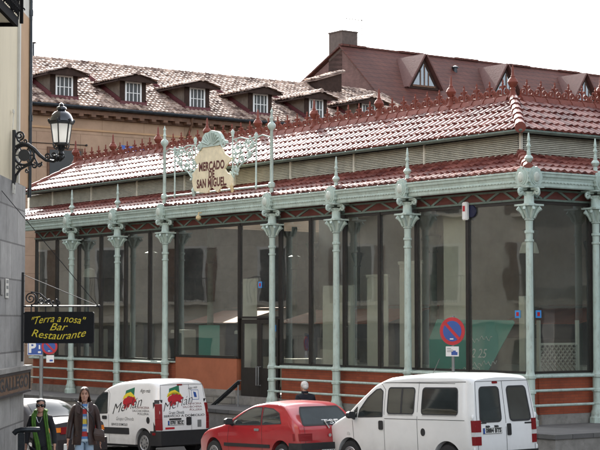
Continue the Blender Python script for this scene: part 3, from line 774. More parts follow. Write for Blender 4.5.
# ================================================================== GROUND
b = MB(); ys = [-60, -30, -15]+[y*2 for y in range(-7, 22)]+[44, 60, 90, 200, 1500]
xs = [-1500, -60, -20, -10, 0, 10, 20, 60, 1500]
b.loft([[(x, y, zg(y)) for x in xs] for y in ys], closed=False, cap=False)
tag(b.build('ground', asph, smooth=60), kind='structure')
def mstruct(name, b, m, **k):
    o = b.build(name, m, None, **k); o.location = W(b.o[0], b.o[1], b.o[2]); o.rotation_euler = (0, 0, TH); return tag(o, kind='structure')
for (x0, x1, y0, y1) in ((-1.62, .14, -2.4, 11.84), (.142, 19.5, -2.4, .13), (-1.62, .14, 15.3, 24.2)):
    b = MB((0, 0, -1)); b.box(x0, x1, y0, y1, -1.2, .40); mstruct('terrace', b, stoneb)
    b = MB((0, 0, -1)); b.box(x0-(.04 if x0 < 0 else 0), x1, y0-(.04 if y0 < 0 else 0), y1, .402, .5); mstruct('terrace_paving', b, paving, bevel=.008)
# lighter end stone and drain hole at the terrace corner
b = MB((0, 0, -1))
for k in range(6): b.box(-1.6, .13, 11.845+k*.34, 12.18+k*.34, -1.2, .33-k*.17)
mstruct('entrance_steps', b, steps, bevel=.008)
b = MB((0, 0, 0)); b.lathe([(.07, -.02), (.07, .012)], (1.0, -2.43, .15), 16, 'y'); 
o = b.build('drain_hole', darkm); o.location = W(0, 0, 0); o.rotation_euler = (0, 0, TH); tag(o, kind='structure')
# handrail of the steps
hr = empty('handrail', W(-.4, 11.5, -.4), TH, 'glossy dark metal handrail sloping down beside the entrance steps', 'handrail')
HO = (-.4, 11.5, -.4)
b = MB(HO); b.bar((-.4, 10.83, 1.13), (-.4, 12.15, .43), .10, .07); b.build('rail', dmetal, hr, bevel=.015)
b = MB(HO); b.bar((-.4, 10.80, 1.20), (-.4, 12.17, .475), .11, .018); b.build('rail_cap', steel, hr)
for y, z0, z1 in ((10.87, .5, 1.1), (11.9, -.0, .56)):
    b = MB(HO); b.tube([(-.4, y, z0), (-.4, y, z1)], .022, 8); b.build('post', steel, hr, smooth=40)

# ================================================================== LEFT BUILDING (street corner)
LX = -4.6; LY = 29.0
lb = empty('corner_house', (LX, LY, zg(LY)), 0, 'cream rendered house with grey stone ground floor at the left street corner', 'house')
LO = (LX, LY, zg(LY))
b = MB(LO); b.box(-16, LX-.0, -8, LY-.24, -.3, 5.06); b.build('stone_wall', ashlar, lb)
b = MB(LO); b.box(-16, LX-.03, -8, 27.99, 5.062, 14.5); b.build('rendered_wall', beige, lb)
b = MB(LO); b.box(-16, LX-.0, 28.0, LY-.02, 5.062, 7.75); b.box(LX-.3, LX+.012, 27.94, 28.10, 5.062, 14.5); b.build('corner_pilaster', tan, lb) if False else None
b = MB(LO); b.box(-16, LX-.0, 28.12, LY-.02, 5.062, 7.95); b.build('corner_pilaster', tan, lb)
b = MB(LO); b.box(-16, LX-.002, 28.12, LY-.02, 7.952, 14.5); b.build('upper_pilaster', offw, lb)
b = MB(LO); b.box(-15.9, LX+.008, 27.995, 28.115, 5.062, 14.5); b.build('pilaster_edge', offw, lb)
b = MB(LO); b.tube([(LX+.02, LY+.03, 4.9), (LX+.02, LY+.03, 14.4)], .036, 10)
for z in (6.2, 8.0, 9.8): b.tube([(LX+.02, LY+.03, z), (LX+.02, LY+.03, z+.1)], .046, 10)
b.build('drain_pipe', dmetal, lb, smooth=40)
# balcony high on the wall
bal = empty('tmp', (0, 0, 0)); bpy.data.objects.remove(bal)
b = MB(LO)
b.box(LX-.02, LX+.36, 22.6, 25.50, 7.27, 7.30)
o = b.build('balcony', offw, lb)
b = MB(LO)
b.box(LX+.32, LX+.38, 22.6, 25.56, 7.22, 7.36); b.box(LX-.02, LX+.32, 25.48, 25.56, 7.22, 7.36); b.box(LX-.02, LX+.32, 24.2, 24.26, 7.21, 7.268)
b.build('balcony_frame', matblk, o)
b = MB(LO)
for k in range(26):
    y = 22.7+k*.12
    if y > 25.52: break
    b.tube([(LX+.40, y, 7.36), (LX+.40, y, 8.35)], .011, 6)
    b.tube(spiral((y+.06, 7.5), .06, 1.2, lambda u, v: (LX+.40, u, v), n=12), .011, 5)
    b.tube(spiral((y+.06, 7.64), .055, 1.2, lambda u, v: (LX+.40, u, v), a0=PI, n=12, sgn=-1), .011, 5)
for k in range(4):
    x = LX+.02+k*.11; b.tube([(x, 25.73, 7.36), (x, 25.73, 8.35)], .011, 6)
    b.tube(spiral((x+.05, 7.5), .05, 1.2, lambda u, v: (u, 25.73, v), n=12), .011, 5)
b.tube([(LX, 25.73, 8.36), (LX+.40, 25.73, 8.36), (LX+.40, 22.6, 8.36)], .022, 6)
b.box(LX+.375, LX+.425, 25.705, 25.755, 7.3, 8.4)
b.build('balcony_railing', matblk, o)
# stone course shelf above the board and small plaques
b = MB(LO); b.box(LX-.02, LX+.14, 20, 28.75, 2.02, 2.09); b.build('stone_ledge', stoneb, lb)
pq = empty('wall_plaque', (LX+.01, 26.92, 3.2), 0, 'white paper notices stuck on the grey stone wall of the corner house', 'notice')
b = MB(); b.box(0, .008, -.12, .16, -.02, .28); b.build('paper', offw, pq)
b = MB()
for z in (.01, .12, .21):
    for k in range(3): b.box(.009, .011, -.07+k*.07, -.03+k*.07, z, z+.05)
b.build('print_marks', steel, pq)
pq = empty('wall_plaque', (LX+.01, 26.52, 3.22), 0, 'faded grey notice beside white notices on the stone wall', 'notice')
b = MB(); b.box(0, .006, -.12, .12, 0, .24); b.build('paper', stoneb, pq)
# GALLEGO board
gb = empty('wall_board', (LX, 28.7, 1.66), 0, 'brown wall board with dark frame lettered EL GALLEGO low on the corner house', 'sign')
b = MB(); b.box(.01, .10, -6.5, -.02, .03, .31); o = b.build('board', boardw, gb)
b = MB(); b.box(.0, .125, -6.55, 0, .312, .355); b.box(.0, .125, -6.55, 0, -.01, .028); b.box(.02, .12, -.018, .0, .03, .31); b.build('board_frame', blackp, gb)
b = MB(); tv, tf = text2d('EL GALLEGO', .27, bold=.008, sx=1.0, align='RIGHT', space=1.05)
k = 3.0/(max(p[0] for p in tv)-min(p[0] for p in tv)); b.flats(tv, tf, lambda u, v: (.104, -.12+u*k*1.18, .17+v))
b.build('lettering', ink, o)
# wall street lamp
YL = 27.4
sl = empty('street_lamp', (LX, YL, 4.9), 0, 'black iron wall street lamp with milky glass lantern on a scrolled bracket', 'street lamp')
X = lambda u, v, d=0: (u, d, v)
b = MB()
b.box(0.0, .05, -.03, .03, .10, .97)
b.tube([(0.05, 0, .70), (.15, 0, .75), (.25, 0, .735), (.35, 0, .66), (.44, 0, .56), (.54, 0, .485), (.66, 0, .465), (.74, 0, .50), (.78, 0, .56)], [.022, .028, .032, .032, .030, .026, .024, .022, .02], 8)
b.tube(spiral((.19, .565), .155, 1.0, X, n=22, inner=1), .02, 8)
b.lathe([(.095, -.012), (.095, .012)], (.19, 0, .565), 20, 'y')
for t in range(6): b.tube([X(.19+.095*math.cos(t*PI/3), .565+.095*math.sin(t*PI/3)), X(.19+.15*math.cos(t*PI/3), .565+.15*math.sin(t*PI/3))], .012, 5)
b.tube(spiral((.115, .88), .075, 1.5, X, a0=-PI/2, n=20, inner=.25), .017, 6)
b.tube([X(.04, .96), X(.06, .88), X(.09, .80), X(.16, .74)], .018, 6)
b.tube(spiral((.20, .79), .045, 1.2, X, a0=PI, n=14), .015, 6)
b.tube([X(.04, .13), X(.06, .24), X(.13, .34), X(.24, .40), X(.33, .43)], .022, 6)
b.tube(spiral((.35, .40), .05, 1.3, X, a0=PI/2, n=16, sgn=-1), .015, 6); b.tube(spiral((.10, .37), .05, 1.3, X, a0=0, n=16), .014, 6)
b.tube(spiral((.24, .31), .035, 1.2, X, a0=PI/2, n=12), .012, 5)
b.tube([X(.34, .64), X(.36, .52), X(.41, .42), X(.46, .40), X(.47, .46)], .015, 6)
b.tube(spiral((.44, .40), .04, 1.2, X, a0=0, n=14), .013, 6)
b.tube(spiral((.56, .55), .055, 1.3, X, a0=-PI/2, n=16), .015, 6)
b.tube(spiral((.66, .57), .06, 1.3, X, a0=PI, n=16), .015, 6)
for a in range(6):
    t = a*PI/3; b.ell((.74+.06*math.cos(t), .06*math.sin(t), .53), (.03, .03, .04), 8, 5)
    b.tube([(.74+.03*math.cos(t), .03*math.sin(t), .47), (.74+.10*math.cos(t), .10*math.sin(t), .55)], .013, 5)
b.build('bracket', blacki, sl, smooth=45)
def zmap(b):        # lantern proportions: squat glass, tall dome
    tab = [(.30, .53), (.53, .76), (.93, 1.06), (1.35, 1.41)]
    def f(z):
        for (p, q), (r, t) in zip(tab, tab[1:]):
            if z <= r: return q+(t-q)*(z-p)/(r-p)
        return z+.06
    b.v = [(x, y, f(z)) for x, y, z in b.v]; return b
MB.zmap = zmap
b = MB(); LC = (.78, 0, 0)
b.lathe([(.02, .30), (.05, .36), (.03, .41), (.05, .46), (.09, .50)], LC, 12)
for k in range(4):
    t = PI/4+k*PI/2; f = lambda u, v: (.78+u*math.cos(t), u*math.sin(t), v)
    b.tube([f(.03, .40), f(.07, .46), f(.13, .44), f(.16, .50), f(.13, .53)], .013, 6)
o = b.zmap().build('lantern', blacki, sl, smooth=40)
b = MB(); b.lathe([(.145, .525), (.205, .925)], LC, 4, rot=PI/4) if False else b.lathe([(.125, .53), (.168, .93)], LC, 6, rot=R(20), cap=True); b.zmap().build('lamp_glass', milk, o)
b = MB()
for k in range(6):
    t = R(20)+k*PI/3
    b.bar((.78+.127*math.cos(t), .127*math.sin(t), .525), (.78+.170*math.cos(t), .170*math.sin(t), .935), .016, .016)
b.lathe([(.132, .515), (.132, .535)], LC, 6, rot=R(20))
b.lathe([(.178, .93), (.204, .94), (.21, .97), (.20, .99), (.19, 1.0)], LC, 6, rot=R(20))
for k in range(6):
    t = R(20)+k*PI/3; b.ell((.78+.205*math.cos(t), .205*math.sin(t), 1.0), (.018, .018, .035), 6, 5)
b.zmap().build('lantern_frame', blacki, o)
b = MB(); b.lathe([(.190, .99), (.182, 1.04), (.155, 1.11), (.11, 1.165), (.07, 1.185), (.06, 1.21), (.085, 1.225), (.075, 1.26), (.05, 1.275), (.03, 1.29), (.04, 1.31), (.01, 1.35)], LC, 18)
b.zmap().build('lantern_dome', mat('dome_enamel', (.014, .016, .022), .12, .1, 8, coat=.8), o, smooth=50)
b = MB(); b.tube([(.02, -.1, .98), (.01, .0, 1.18), (.02, .02, 1.28)], .008, 5); b.box(0, .02, -.03, .03, 1.24, 1.3); b.tube([(.03, .04, -.05), (.03, .04, .65)], .02, 6); b.tube([(.03, -.1, -.05), (.03, -.08, .1), (.03, .04, .02)], .014, 5); b.build('supply_cable', offw, sl)
# hanging bar sign
YS = 28.45
bs = empty('bar_sign', (LX, YS, 2.2), 0, 'black hanging sign lettered Terra a nosa Bar Restaurante in yellow on an iron arm', 'sign')
b = MB()
pts = [(.07, .25), (1.18, .25), (1.20, .27), (1.20, .75), (1.18, .77), (.07, .77), (.05, .75), (.05, .27)]
b.extr(pts, lambda u, v, d: (u, d, v), -.05, .05); pn = b.build('panel', signblk, bs)
def arc(body, size, z, wd, bow, slope=0, sh=.42, bold=0):
    tv, tf = text2d(body, size, shear=sh, bold=bold); lo = min(p[0] for p in tv); hi = max(p[0] for p in tv); k = wd/(hi-lo)
    def fn(u, v):
        uu = (u-(lo+hi)/2)*k; return (.625+uu, -.054, z+v+bow*(uu/(wd/2))**2+slope*uu)
    return tv, tf, fn
b = MB()
for a in (('"Terra a nosa"', .175, .655, .90, -.05, .0), ('Bar', .17, .515, .30, 0, 0), ('Restaurante', .18, .37, .90, .055, 0)):
    tv, tf, fn = arc(*a); b.flats(tv, tf, fn)
b.build('lettering', yellow, pn)
b = MB()
b.box(.0, .035, -.025, .025, -.05, 1.42)
b.tube([(.02, 0, .86), (1.27, 0, .86)], .014, 8); b.ell((1.28, 0, .86), (.025, .025, .025), 8, 6)
b.tube([(.02, 0, .27), (.12, 0, .27)], .014, 6); b.tube([(.02, 0, .74), (.12, 0, .74)], .014, 6)
for u in (.16, .4, .85, 1.1): b.tube([(u, 0, .86), (u, 0, .77)], .012, 6)
b.tube(spiral((.15, .99), .11, 2.0, X, a0=-PI/2, n=30, inner=.15), .012, 6)
b.tube([X(.15, 1.10), X(.3, 1.07), X(.42, .97), X(.52, .87)], .012, 6)
b.tube(spiral((.33, .94), .055, 1.4, X, a0=PI/2, n=18), .010, 5); b.tube(spiral((.45, .93), .045, 1.4, X, a0=PI/2, n=18), .010, 5)
b.tube(spiral((.60, .92), .05, 1.2, X, a0=PI, n=16), .009, 5)
for k in range(6): b.ell((.28+k*.06, 0, .93+.03*(k % 2)), (.02, .015, .025), 6, 5)
b.tube(spiral((.12, .66), .05, 1.2, X, a0=0, n=16), .010, 5)
b.build('bracket', blacki, bs, smooth=45)
b = MB(); b.tube([(1.26, 0, .87), (.01, -2.05, 2.62)], .006, 5); b.tube([(1.26, 0, .87), (.03, 0, 1.38)], .006, 5); b.build('stay_wire', blacki, bs)
# dark metal barrier at lower left
br = empty('street_barrier', (-4.3, 27.0, zg(27)), 0, 'dark metal street barrier rail in front of the woman with green scarf', 'barrier')
b = MB(); 
b.bar((.02, .05, 1.05), (-.22, 2.4, 1.05), .07, .06) if False else None
b.tube([(-.17, 0, .99), (-.13, 0, 1.03), (-.06, 0, 1.05), (.10, 0, 1.055), (.22, .06, 1.05)], .042, 10); b.build('top_rail', dmetal, br, smooth=50)
b = MB(); b.box(-.10, .0, -.05, .05, -.05, 1.012); b.build('post', dmetal, br, bevel=.015)
b = MB(); b.bar((-.0, 0, .5), (.22, 0, .5), .05, .04); b.build('lower_rail', dmetal, br)

# ================================================================== SIGN POSTS
def nopark(parent, z, dia, y=-.03):
    b = MB(); b.lathe([(dia/2, -.012), (dia/2, .0)], (0, y, z), 32, 'y'); d = b.build('sign_disc', redp, parent, smooth=40)
    b = MB(); b.lathe([(dia/2-.002, .001), (dia/2-.002, .006)], (0, y, z), 32, 'y'); b.build('sign_back', dmetal, d, smooth=40)
    b = MB(); b.lathe([(dia*.37, -.003), (dia*.37, 0)], (0, y-.0125, z), 32, 'y'); b.build('blue_field', blue, d)
    b = MB(); r = dia*.41; b.bar((-r*.707, y-.018, z+r*.707), (r*.707, y-.018, z-r*.707), .006, dia*.11, up=(1, 0, 1)); b.build('red_band', redp, d)
    b = MB(); b.box(-dia*.09, dia*.05, y-.020, y-.016, z-dia*.30, z-dia*.26); b.build('white_mark', whitep, d)
e = empty('sign_post', (3.4107, 38.4, .5), R(-32), 'grey post with round blue and red no parking sign at the market corner bay', 'sign post')
b = MB(); b.tube([(0, 0, 0), (0, 0, 2.42)], .035, 10); b.build('pole', steel, e, smooth=40)
nopark(e, 2.08, .62)
b = MB(); b.box(-.16, .16, -.045, -.035, 1.52, 1.74); p_ = b.build('plate', whitep, e)
b = MB(); b.box(-.02, .13, -.05, -.0455, 1.55, 1.62); b.box(.02, .09, -.05, -.0455, 1.62, 1.65); b.build('tow_truck_mark', blue, p_)
b = MB(); 
for k in range(3): b.box(-.13, -.03+.05*k, -.048, -.0455, 1.69-.035*k, 1.70-.035*k)
b.build('print_marks', seam, p_)
Yp = 47.5; xp = (42-300)/1720*Yp
e = empty('sign_post', (xp, Yp, zg(Yp)), 0, 'grey post with blue P sign and round no parking sign below the black bar sign', 'sign post')
b = MB(); b.tube([(0, 0, 0), (0, 0, 2.95)], .055, 10); b.build('pole', steel, e, smooth=40)
e2 = e
def shift(o, dx):
    for c in kids(o): c.location.x += dx
n0 = set(bpy.data.objects)
nopark(e, 2.62, .44, -.07)
for o in set(bpy.data.objects)-n0:
    if o.parent == e: o.location = (.235, 0, 0)
b = MB(); b.box(.15, .36, -.08, -.07, 2.18, 2.38); p_ = b.build('plate', whitep, e)
b = MB(); b.box(.24, .33, -.083, -.081, 2.21, 2.26); b.build('tow_truck_mark', blue, p_)
b = MB(); b.box(-.37, .04, -.08, -.068, 2.38, 2.92); p_ = b.build('parking_plate', blue, e)
b = MB(); b.box(-.37, .04, -.084, -.081, 2.905, 2.92); b.box(-.37, -.355, -.084, -.081, 2.38, 2.9); b.box(-.37, .04, -.084, -.081, 2.38, 2.395)
tv, tf = text2d('P', .40, bold=.015); b.flats(tv, tf, lambda u, v: (-.245+u, -.084, 2.58+v))
b.box(-.08, .0, -.084, -.081, 2.44, 2.49); b.box(-.06, -.02, -.084, -.081, 2.55, 2.66); b.build('lettering', whitep, p_)

# ================================================================== BROWN BUILDING WITH DORMERS
BY = 37.0
bb = empty('tenement_house', W(6.0, BY, -.5), TH, 'tan rendered house with old tiled roof and a row of dormers behind the market', 'house')
BO = (6.0, BY, -.5)
b = MB(BO); b.box(2.0, 29.35, BY, BY+10, -.6, 11.57); b.build('wall', bstone, bb)
b = MB(BO); b.box(2.0, 29.35, BY-.05, BY-.002, 10.90, 10.98); b.build('string_course', tan, bb)
b = MB(BO); b.box(2, 29.35, BY-.42, BY, 11.57, 11.77); b.box(2, 29.35, BY-.2, BY, 11.42, 11.568); b.build('cornice', wood, bb)
b = MB(BO)
for k in range(45): b.box(2.2+k*.6, 2.42+k*.6, BY-.5, BY-.422 if False else BY-.2, 11.46, 11.568)
b.build('corbel', wood, bb)
b = MB(BO); b.tube([(2, BY-.56, 11.84), (29.35, BY-.56, 11.84)], .09, 8); b.build('roof_gutter', dmetal, bb, smooth=40)
b = MB(BO); b.tube([(14.5, BY-.5, 11.82), (14.5, BY-.45, 11.5), (14.5, BY-.26, 11.2), (14.5, BY-.09, 11.0), (14.5, BY-.09, 0)], .06, 8); b.build('drain_pipe', wood, bb, smooth=40)
dz, dl = 2.78, 5.6; ll = math.hypot(dl, dz); V_ = Vector((0, dl, dz))/ll; N_ = Vector((0, -dz, dl))/ll
RZ = lambda y: 11.88+(y-(BY-.6))*dz/dl
b = MB(BO)
tiles(b, (0, BY-.6, 11.88), (1, 0, 0), V_, N_, ll, lambda v: (2, 28.6+.18*v), .225, .30, .075, .028, ns=5, barrel=True, jit=.018)
b.c = 1; b.poly([(2, BY-.6, 11.85), (29.35, BY-.6, 11.85), (29.35, BY-.6+dl, 11.85+dz), (2, BY-.6+dl, 11.85+dz)]); b.poly([(2, BY+11, 11.85), (29.35, BY+11, 11.85), (29.35, BY-.6+dl, 11.85+dz), (2, BY-.6+dl, 11.85+dz)])
rf = b.build('tiled_roof', oldtile, bb, smooth=60, fix=False)
b = MB(BO); b.usecol = True
for k in range(70):
    x = 2+k*.38; b.c = random.random(); b.tube([(x, BY-.6+dl, 14.68+random.uniform(-.01, .01)), (x+.42, BY-.6+dl, 14.67)], [.13, .10], 8)
b.build('ridge_tile', oldtile, rf, smooth=60)
def window_simple(parent, x, y, z0, z1, w, o, fm=whitep, bars=3, depth=.06):
    b = MB(o)
    b.box(x-w/2, x-w/2+.07, y-depth, y, z0, z1); b.box(x+w/2-.07, x+w/2, y-depth, y, z0, z1); b.box(x-w/2+.07, x+w/2-.07, y-depth, y, z1-.07, z1); b.box(x-w/2+.07, x+w/2-.07, y-depth, y, z0, z0+.08)
    for k in range(bars):
        xx = x-w/2+w*(k+1)/(bars+1); b.box(xx-.018, xx+.018, y-depth*.8, y-depth*.3, z0+.08, z1-.07)
    b.box(x-w/2+.07, x+w/2-.07, y-depth*.7, y-depth*.4, (z0+z1)/2-.015, (z0+z1)/2+.015) if bars > 2 else None
    f = b.build('window', fm, parent)
    b = MB(o); b.box(x-w/2+.06, x+w/2-.06, y-.012, y-.002, z0+.06, z1-.06); b.build('pane', dkopen, f)
def dormer(x, sc=1.0, light=True):
    """front at y=yf; tiled saddle roof"""
    yf = BY-.02; w = .62*sc; z0 = RZ(yf)-.05; z1 = 13.26
    b = MB(BO); yb = BY-.6+(z1-11.88)*dl/dz+.3
    # cheeks and front
    b.loft([[(x-w, yf+.06, z0), (x-w, yf+.06, z1), (x-w, yb, z1)], [(x+w, yf+.06, z0), (x+w, yf+.06, z1), (x+w, yb, z1)]])
    d = b.build('dormer', plast, rf)
    b = MB(BO); b.box(x-w-.03, x-.42, yf, yf+.058, z0, z1); b.box(x+.42, x+w+.03, yf, yf+.058, z0, z1); b.box(x-.42, x+.42, yf, yf+.058, z0, 12.24); b.box(x-.42, x+.42, yf, yf+.058, z1-.06, z1+.08)
    b.build('dormer_front', darkw, d)
    b = MB(BO)       # red flashing strip along the cheek foot
    for s in (-1, 1):
        p0 = Vector((x+s*(w+.03), yf, RZ(yf)+.12)); p1 = Vector((x+s*(w+.03), yb+.3, RZ(yb+.3)+.10)); b.bar(p0, p1, .03, .30)
    b.box(x-w-.05, x+w+.05, yf-.06, yf-.002, RZ(yf)-.05, RZ(yf)+.17); b.build('flashing', dkred, d)
    window_simple(d, x, yf+.03, 12.22, 13.20, .82, BO, whitep if light else wood, 3)
    b = MB(BO); zr = z1+.27; rw = w+.38
    for s in (-1, 1):
        n_ = Vector((s*.5, 0, rw)).normalized(); vd = Vector((-s*rw, 0, .27)).normalized()
        tiles(b, (x+s*rw, 0, z1-.02), (0, 1, 0), vd, Vector((s*.27, 0, rw)).normalized(), math.hypot(rw, .27), lambda v: (yf-.48+.0*v, yf+2.2+v*.75), .25, .36, .075, .03, ns=5, barrel=True, jit=.02)
        b.c = 1; b.poly([(x+s*rw, yf-.46, z1-.06), (x+s*rw, yf+3.0, z1-.06), (x, yf+3.2, zr-.05), (x, yf-.46, zr-.05)])
    b.build('dormer_roof', oldtile, d, smooth=60, fix=False)
    b = MB(BO); b.extr([(x-rw, z1-.10), (x+rw, z1-.10), (x+rw, z1-.03), (x, zr-.05), (x-rw, z1-.03)], lambda u, v, dd: (u, yf-.4+dd, v), 0, .1)
    b.box(x-rw, x-rw+.06, yf-.4, yf+2.2, z1-.13, z1-.065); b.build('dormer_eave', darkw, d)
    b = MB(BO); b.usecol = True
    for k in range(9): b.c = random.random(); yy = yf-.48+k*.34; b.tube([(x, yy, zr+.03), (x, yy+.38, zr+.02)], [.11, .09], 8)
    b.build('dormer_ridge', oldtile, d, smooth=60)
for i, x in enumerate((8.33, 11.73, 15.05, 18.5, 21.7, 24.85)): dormer(x, 1, True)
# window and awning on its wall
b = MB(BO); b.box(7.55, 9.25, BY-.05, BY-.003, 8.4, 10.12); f = b.build('window', wood, bb); b = MB(BO); b.box(7.65, 9.15, BY-.06, BY-.052, 8.5, 10.0); b.build('pane', dkopen, f)
for k, x in enumerate((12.0, 16.2, 20.2, 24.0, 27.2)):
    b = MB(BO); b.box(x-.6, x+.6, BY-.05, BY-.003, 7.6, 9.9); f = b.build('window', wood, bb); b = MB(BO); b.box(x-.5, x+.5, BY-.06, BY-.052, 7.7, 9.8); b.build('pane', dkopen, f)
aw = empty('window_awning', W(11.4, BY-.5, 10.0), TH, 'blue cloth awning rolled out on the tan house wall behind the roof cresting', 'awning')
b = MB(); b.loft([[(u, -.25+.1*d, .22-.02*k+z) for d, z in ((0, 0), (.5, .08), (.5, .1), (0, -.2-.12*math.sin(k*1.4)), (-.3, -.3)) ] for k, u in enumerate((-.65, -.3, 0, .35, .72))]); b.build('cloth', blue, aw)
b = MB(); b.tube([(-.78, -.2, .24), (.8, -.2, .2)], .025, 6); b.tube([(-.5, .45, .2), (-.5, -.2, .22)], .02, 6); b.tube([(.5, .45, .2), (.5, -.2, .2)], .02, 6); b.build('awning_rod', blacki, aw)
cp = empty('flue_pipe', W(9.43, 42.0, 14.6), TH, 'thin grey flue pipe with cap on the old tiled roof ridge', 'flue')
b = MB(); b.lathe([(.075, 0), (.075, .72), (.09, .73)], n=10); b.build('tube', dmetal, cp, smooth=40)
b = MB(); b.lathe([(.16, .74), (.17, .78), (.02, .86)], n=10); b.build('cap', dmetal, cp, smooth=40)
b = MB(BO); b.tube([(6.6, BY-.03, 10.25), (9.4, BY-.03, 10.28)], .015, 5); b.ell((9.42, BY-.04, 10.28), (.05, .05, .05), 8, 6); b.build('wall_cable', blacki, bb)
# small shed roof where the two houses meet
sh = empty('roof_lantern', W(25.75, 41.6, 14.05), TH, 'small tiled lean-to skylight between the old tiled roof and the brick gable', 'lean-to')
b = MB(); b.extr([(-.8, -.8), (.72, -.8), (.72, 1.28), (-.8, .80)], lambda u, v, d: (u, d, v), -.4, .6); b.build('wall', darkw, sh)
b = MB(); Vv = Vector((2.9, 0, .9)).normalized(); tiles(b, (-.95, 0, .84), (0, 1, 0), Vv, Vector((-.9, 0, 2.9)).normalized(), 1.9, lambda v: (-.55, .75), .25, .36, .07, .03, 5, True, .02)
b.c = 1; b.loft([[(-.95, y, .75), (.86, y, 1.31), (.86, y, 1.40), (-.95, y, .82)] for y in (-.55, .75)]); b.build('tiled_roof', oldtile, sh, smooth=60, fix=False)

# ================================================================== RED ROOFED BUILDING
rb = empty('red_roofed_house', W(29.4, 39, -.5), TH, 'tall house with dark red roof, triangular dormers and a pinkish brick gable', 'house')
RO = (29.4, 39, -.5)
ridge = 17.43; sl_ = .905
zr_ = lambda y: ridge-(sl_ if y < 45 else .45)*abs(45-y)
b = MB(RO); b.loft([[(x, 37.4, -.6), (x, 37.4, zr_(37.4)-.15), (x, 45, ridge-.15), (x, 52.6, zr_(52.6)-.15), (x, 52.6, -.6)] for x in (29.4, 29.75)]); b.build('gable_wall', pinkbr, rb)
b = MB(RO); b.box(29.752, 60, 37.8, 52, -.6, 10.4); b.build('wall', bstone, rb)
b = MB(RO)
for s in (-1, 1):
    e0 = 45+s*8.0
    b.loft([[(x, e0, zr_(e0)), (x, 45, ridge), (x, 45, ridge+.10), (x, e0, zr_(e0)+.10)] for x in (29.25, 60)])
rr = b.build('roof', redroof, rb)
b = MB(RO)
for k in range(52):
    if k % 7 < 3: b.box(29.3+k*.58, 29.3+k*.58+.55, 44.86, 45.14, ridge+.06, ridge+.17)
    else: b.box(29.3+k*.58, 29.3+k*.58+.57, 44.9, 45.1, ridge+.04, ridge+.14)
b.build('ridge_cap', redroof, rr)
b = MB(RO); b.box(29.40, 30.45, 44.95, 46.15, 16.2, 18.28); b.box(29.36, 30.49, 44.91, 46.19, 18.282, 18.35); b.build('chimney', greyb, rr)
dpink = mat('dormer_roof_pink', (.13, .056, .046), .7, .1, 5, .3, 14, spec=.4)
for x in (32.85, 38.8, 45.0, 51.2):
    yf = 42.3; za = 16.98; zb = 15.12; hw = 1.2
    b = MB(RO)
    yb = 45-(ridge-za)/sl_
    # left and right roof planes of the triangular dormer with thickness
    for s in (-1, 1):
        p = [Vector((x, yf-.25, za)), Vector((x, yb, za)), Vector((x+s*hw, 45-(ridge-zb)/sl_, zb)), Vector((x+s*hw, yf-.25, zb))]
        n_ = (p[1]-p[0]).cross(p[3]-p[0]).normalized(); n_ = n_ if n_.z > 0 else -n_
        b.loft([p, [q+n_*.09 for q in p]])
    d = b.build('dormer', dpink, rr)
    b = MB(RO); b.loft([[(x-hw+.12, y, zb+.02), (x+hw-.12, y, zb+.02), (x, y, za-.16)] for y in (yf, yf+.1)]); b.build('dormer_front', darkw, d)
    b = MB(RO); t = .78; b.loft([[(x-hw*.62, y, zb+.22), (x+hw*.62, y, zb+.22), (x, y, zb+.22+(za-zb)*.62)] for y in (yf-.02, yf-.004)]); f = b.build('pane', glassB if False else mat('sky_pane', (.10, .14, .18), .05, .1, 1, spec=1, coat=1), d)
    b = MB(RO); b.box(x-hw*.66, x+hw*.66, yf-.05, yf-.022, zb+.12, zb+.22)
    for q in (-.3, .05, .4): b.box(x+q*.8-.03, x+q*.8+.03, yf-.05, yf-.022, zb+.22, zb+.22+(za-zb)*(.62-.46*abs(q*1.3)))
    b.build('window_bar', wood, d)
vt = empty('roof_vent', W(36.6, 44.0, 16.5), TH, 'small dark vent pipe on the red roof between two triangular dormers', 'vent')
b = MB(); b.lathe([(.12, -.4), (.12, .3)], n=10); b.build('pipe', dmetal, vt, smooth=40)
b = MB(); b.lathe([(.2, .3), (.2, .36), (.02, .45)], n=10); b.build('cap', dmetal, vt, smooth=40)
an = empty('tv_antenna', W(30.47, 44.6, 18.3), TH, 'thin roof antenna rising from the brick chimney', 'antenna')
b = MB(); b.tube([(0, 0, -.3), (0, 0, .75)], .022, 6); b.build('mast', blackp, an)
b = MB(); b.tube([(-1.2, 0, .62), (.05, 0, .62)], .02, 6)
for k in range(6): b.tube([(-1.15+k*.2, -.25, .62), (-1.15+k*.2, .25, .62)], .012, 4)
b.build('boom', blackp, an)
an = empty('tv_antenna', W(23.8, 42.6, 14.7), TH, 'very thin pole antenna rising from the old tiled roof', 'antenna')
b = MB(); b.tube([(0, 0, -.3), (0, 0, 2.1)], .012, 5); b.build('mast', steel, an)
b = MB(); b.tube([(-.9, 0, 2.05), (.05, 0, 2.08)], .010, 5)
for k in range(5): b.tube([(-.85+k*.2, -.2, 2.05), (-.85+k*.2, .2, 2.05)], .006, 4)
b.build('boom', steel, an)
an = empty('radio_mast', W(19.4, 46.0, 11), TH, 'very thin tall mast standing behind the old tiled roof', 'mast')
b = MB(); b.tube([(0, 0, 0), (0, 0, 10.5)], .016, 5); b.build('pole', steel, an)

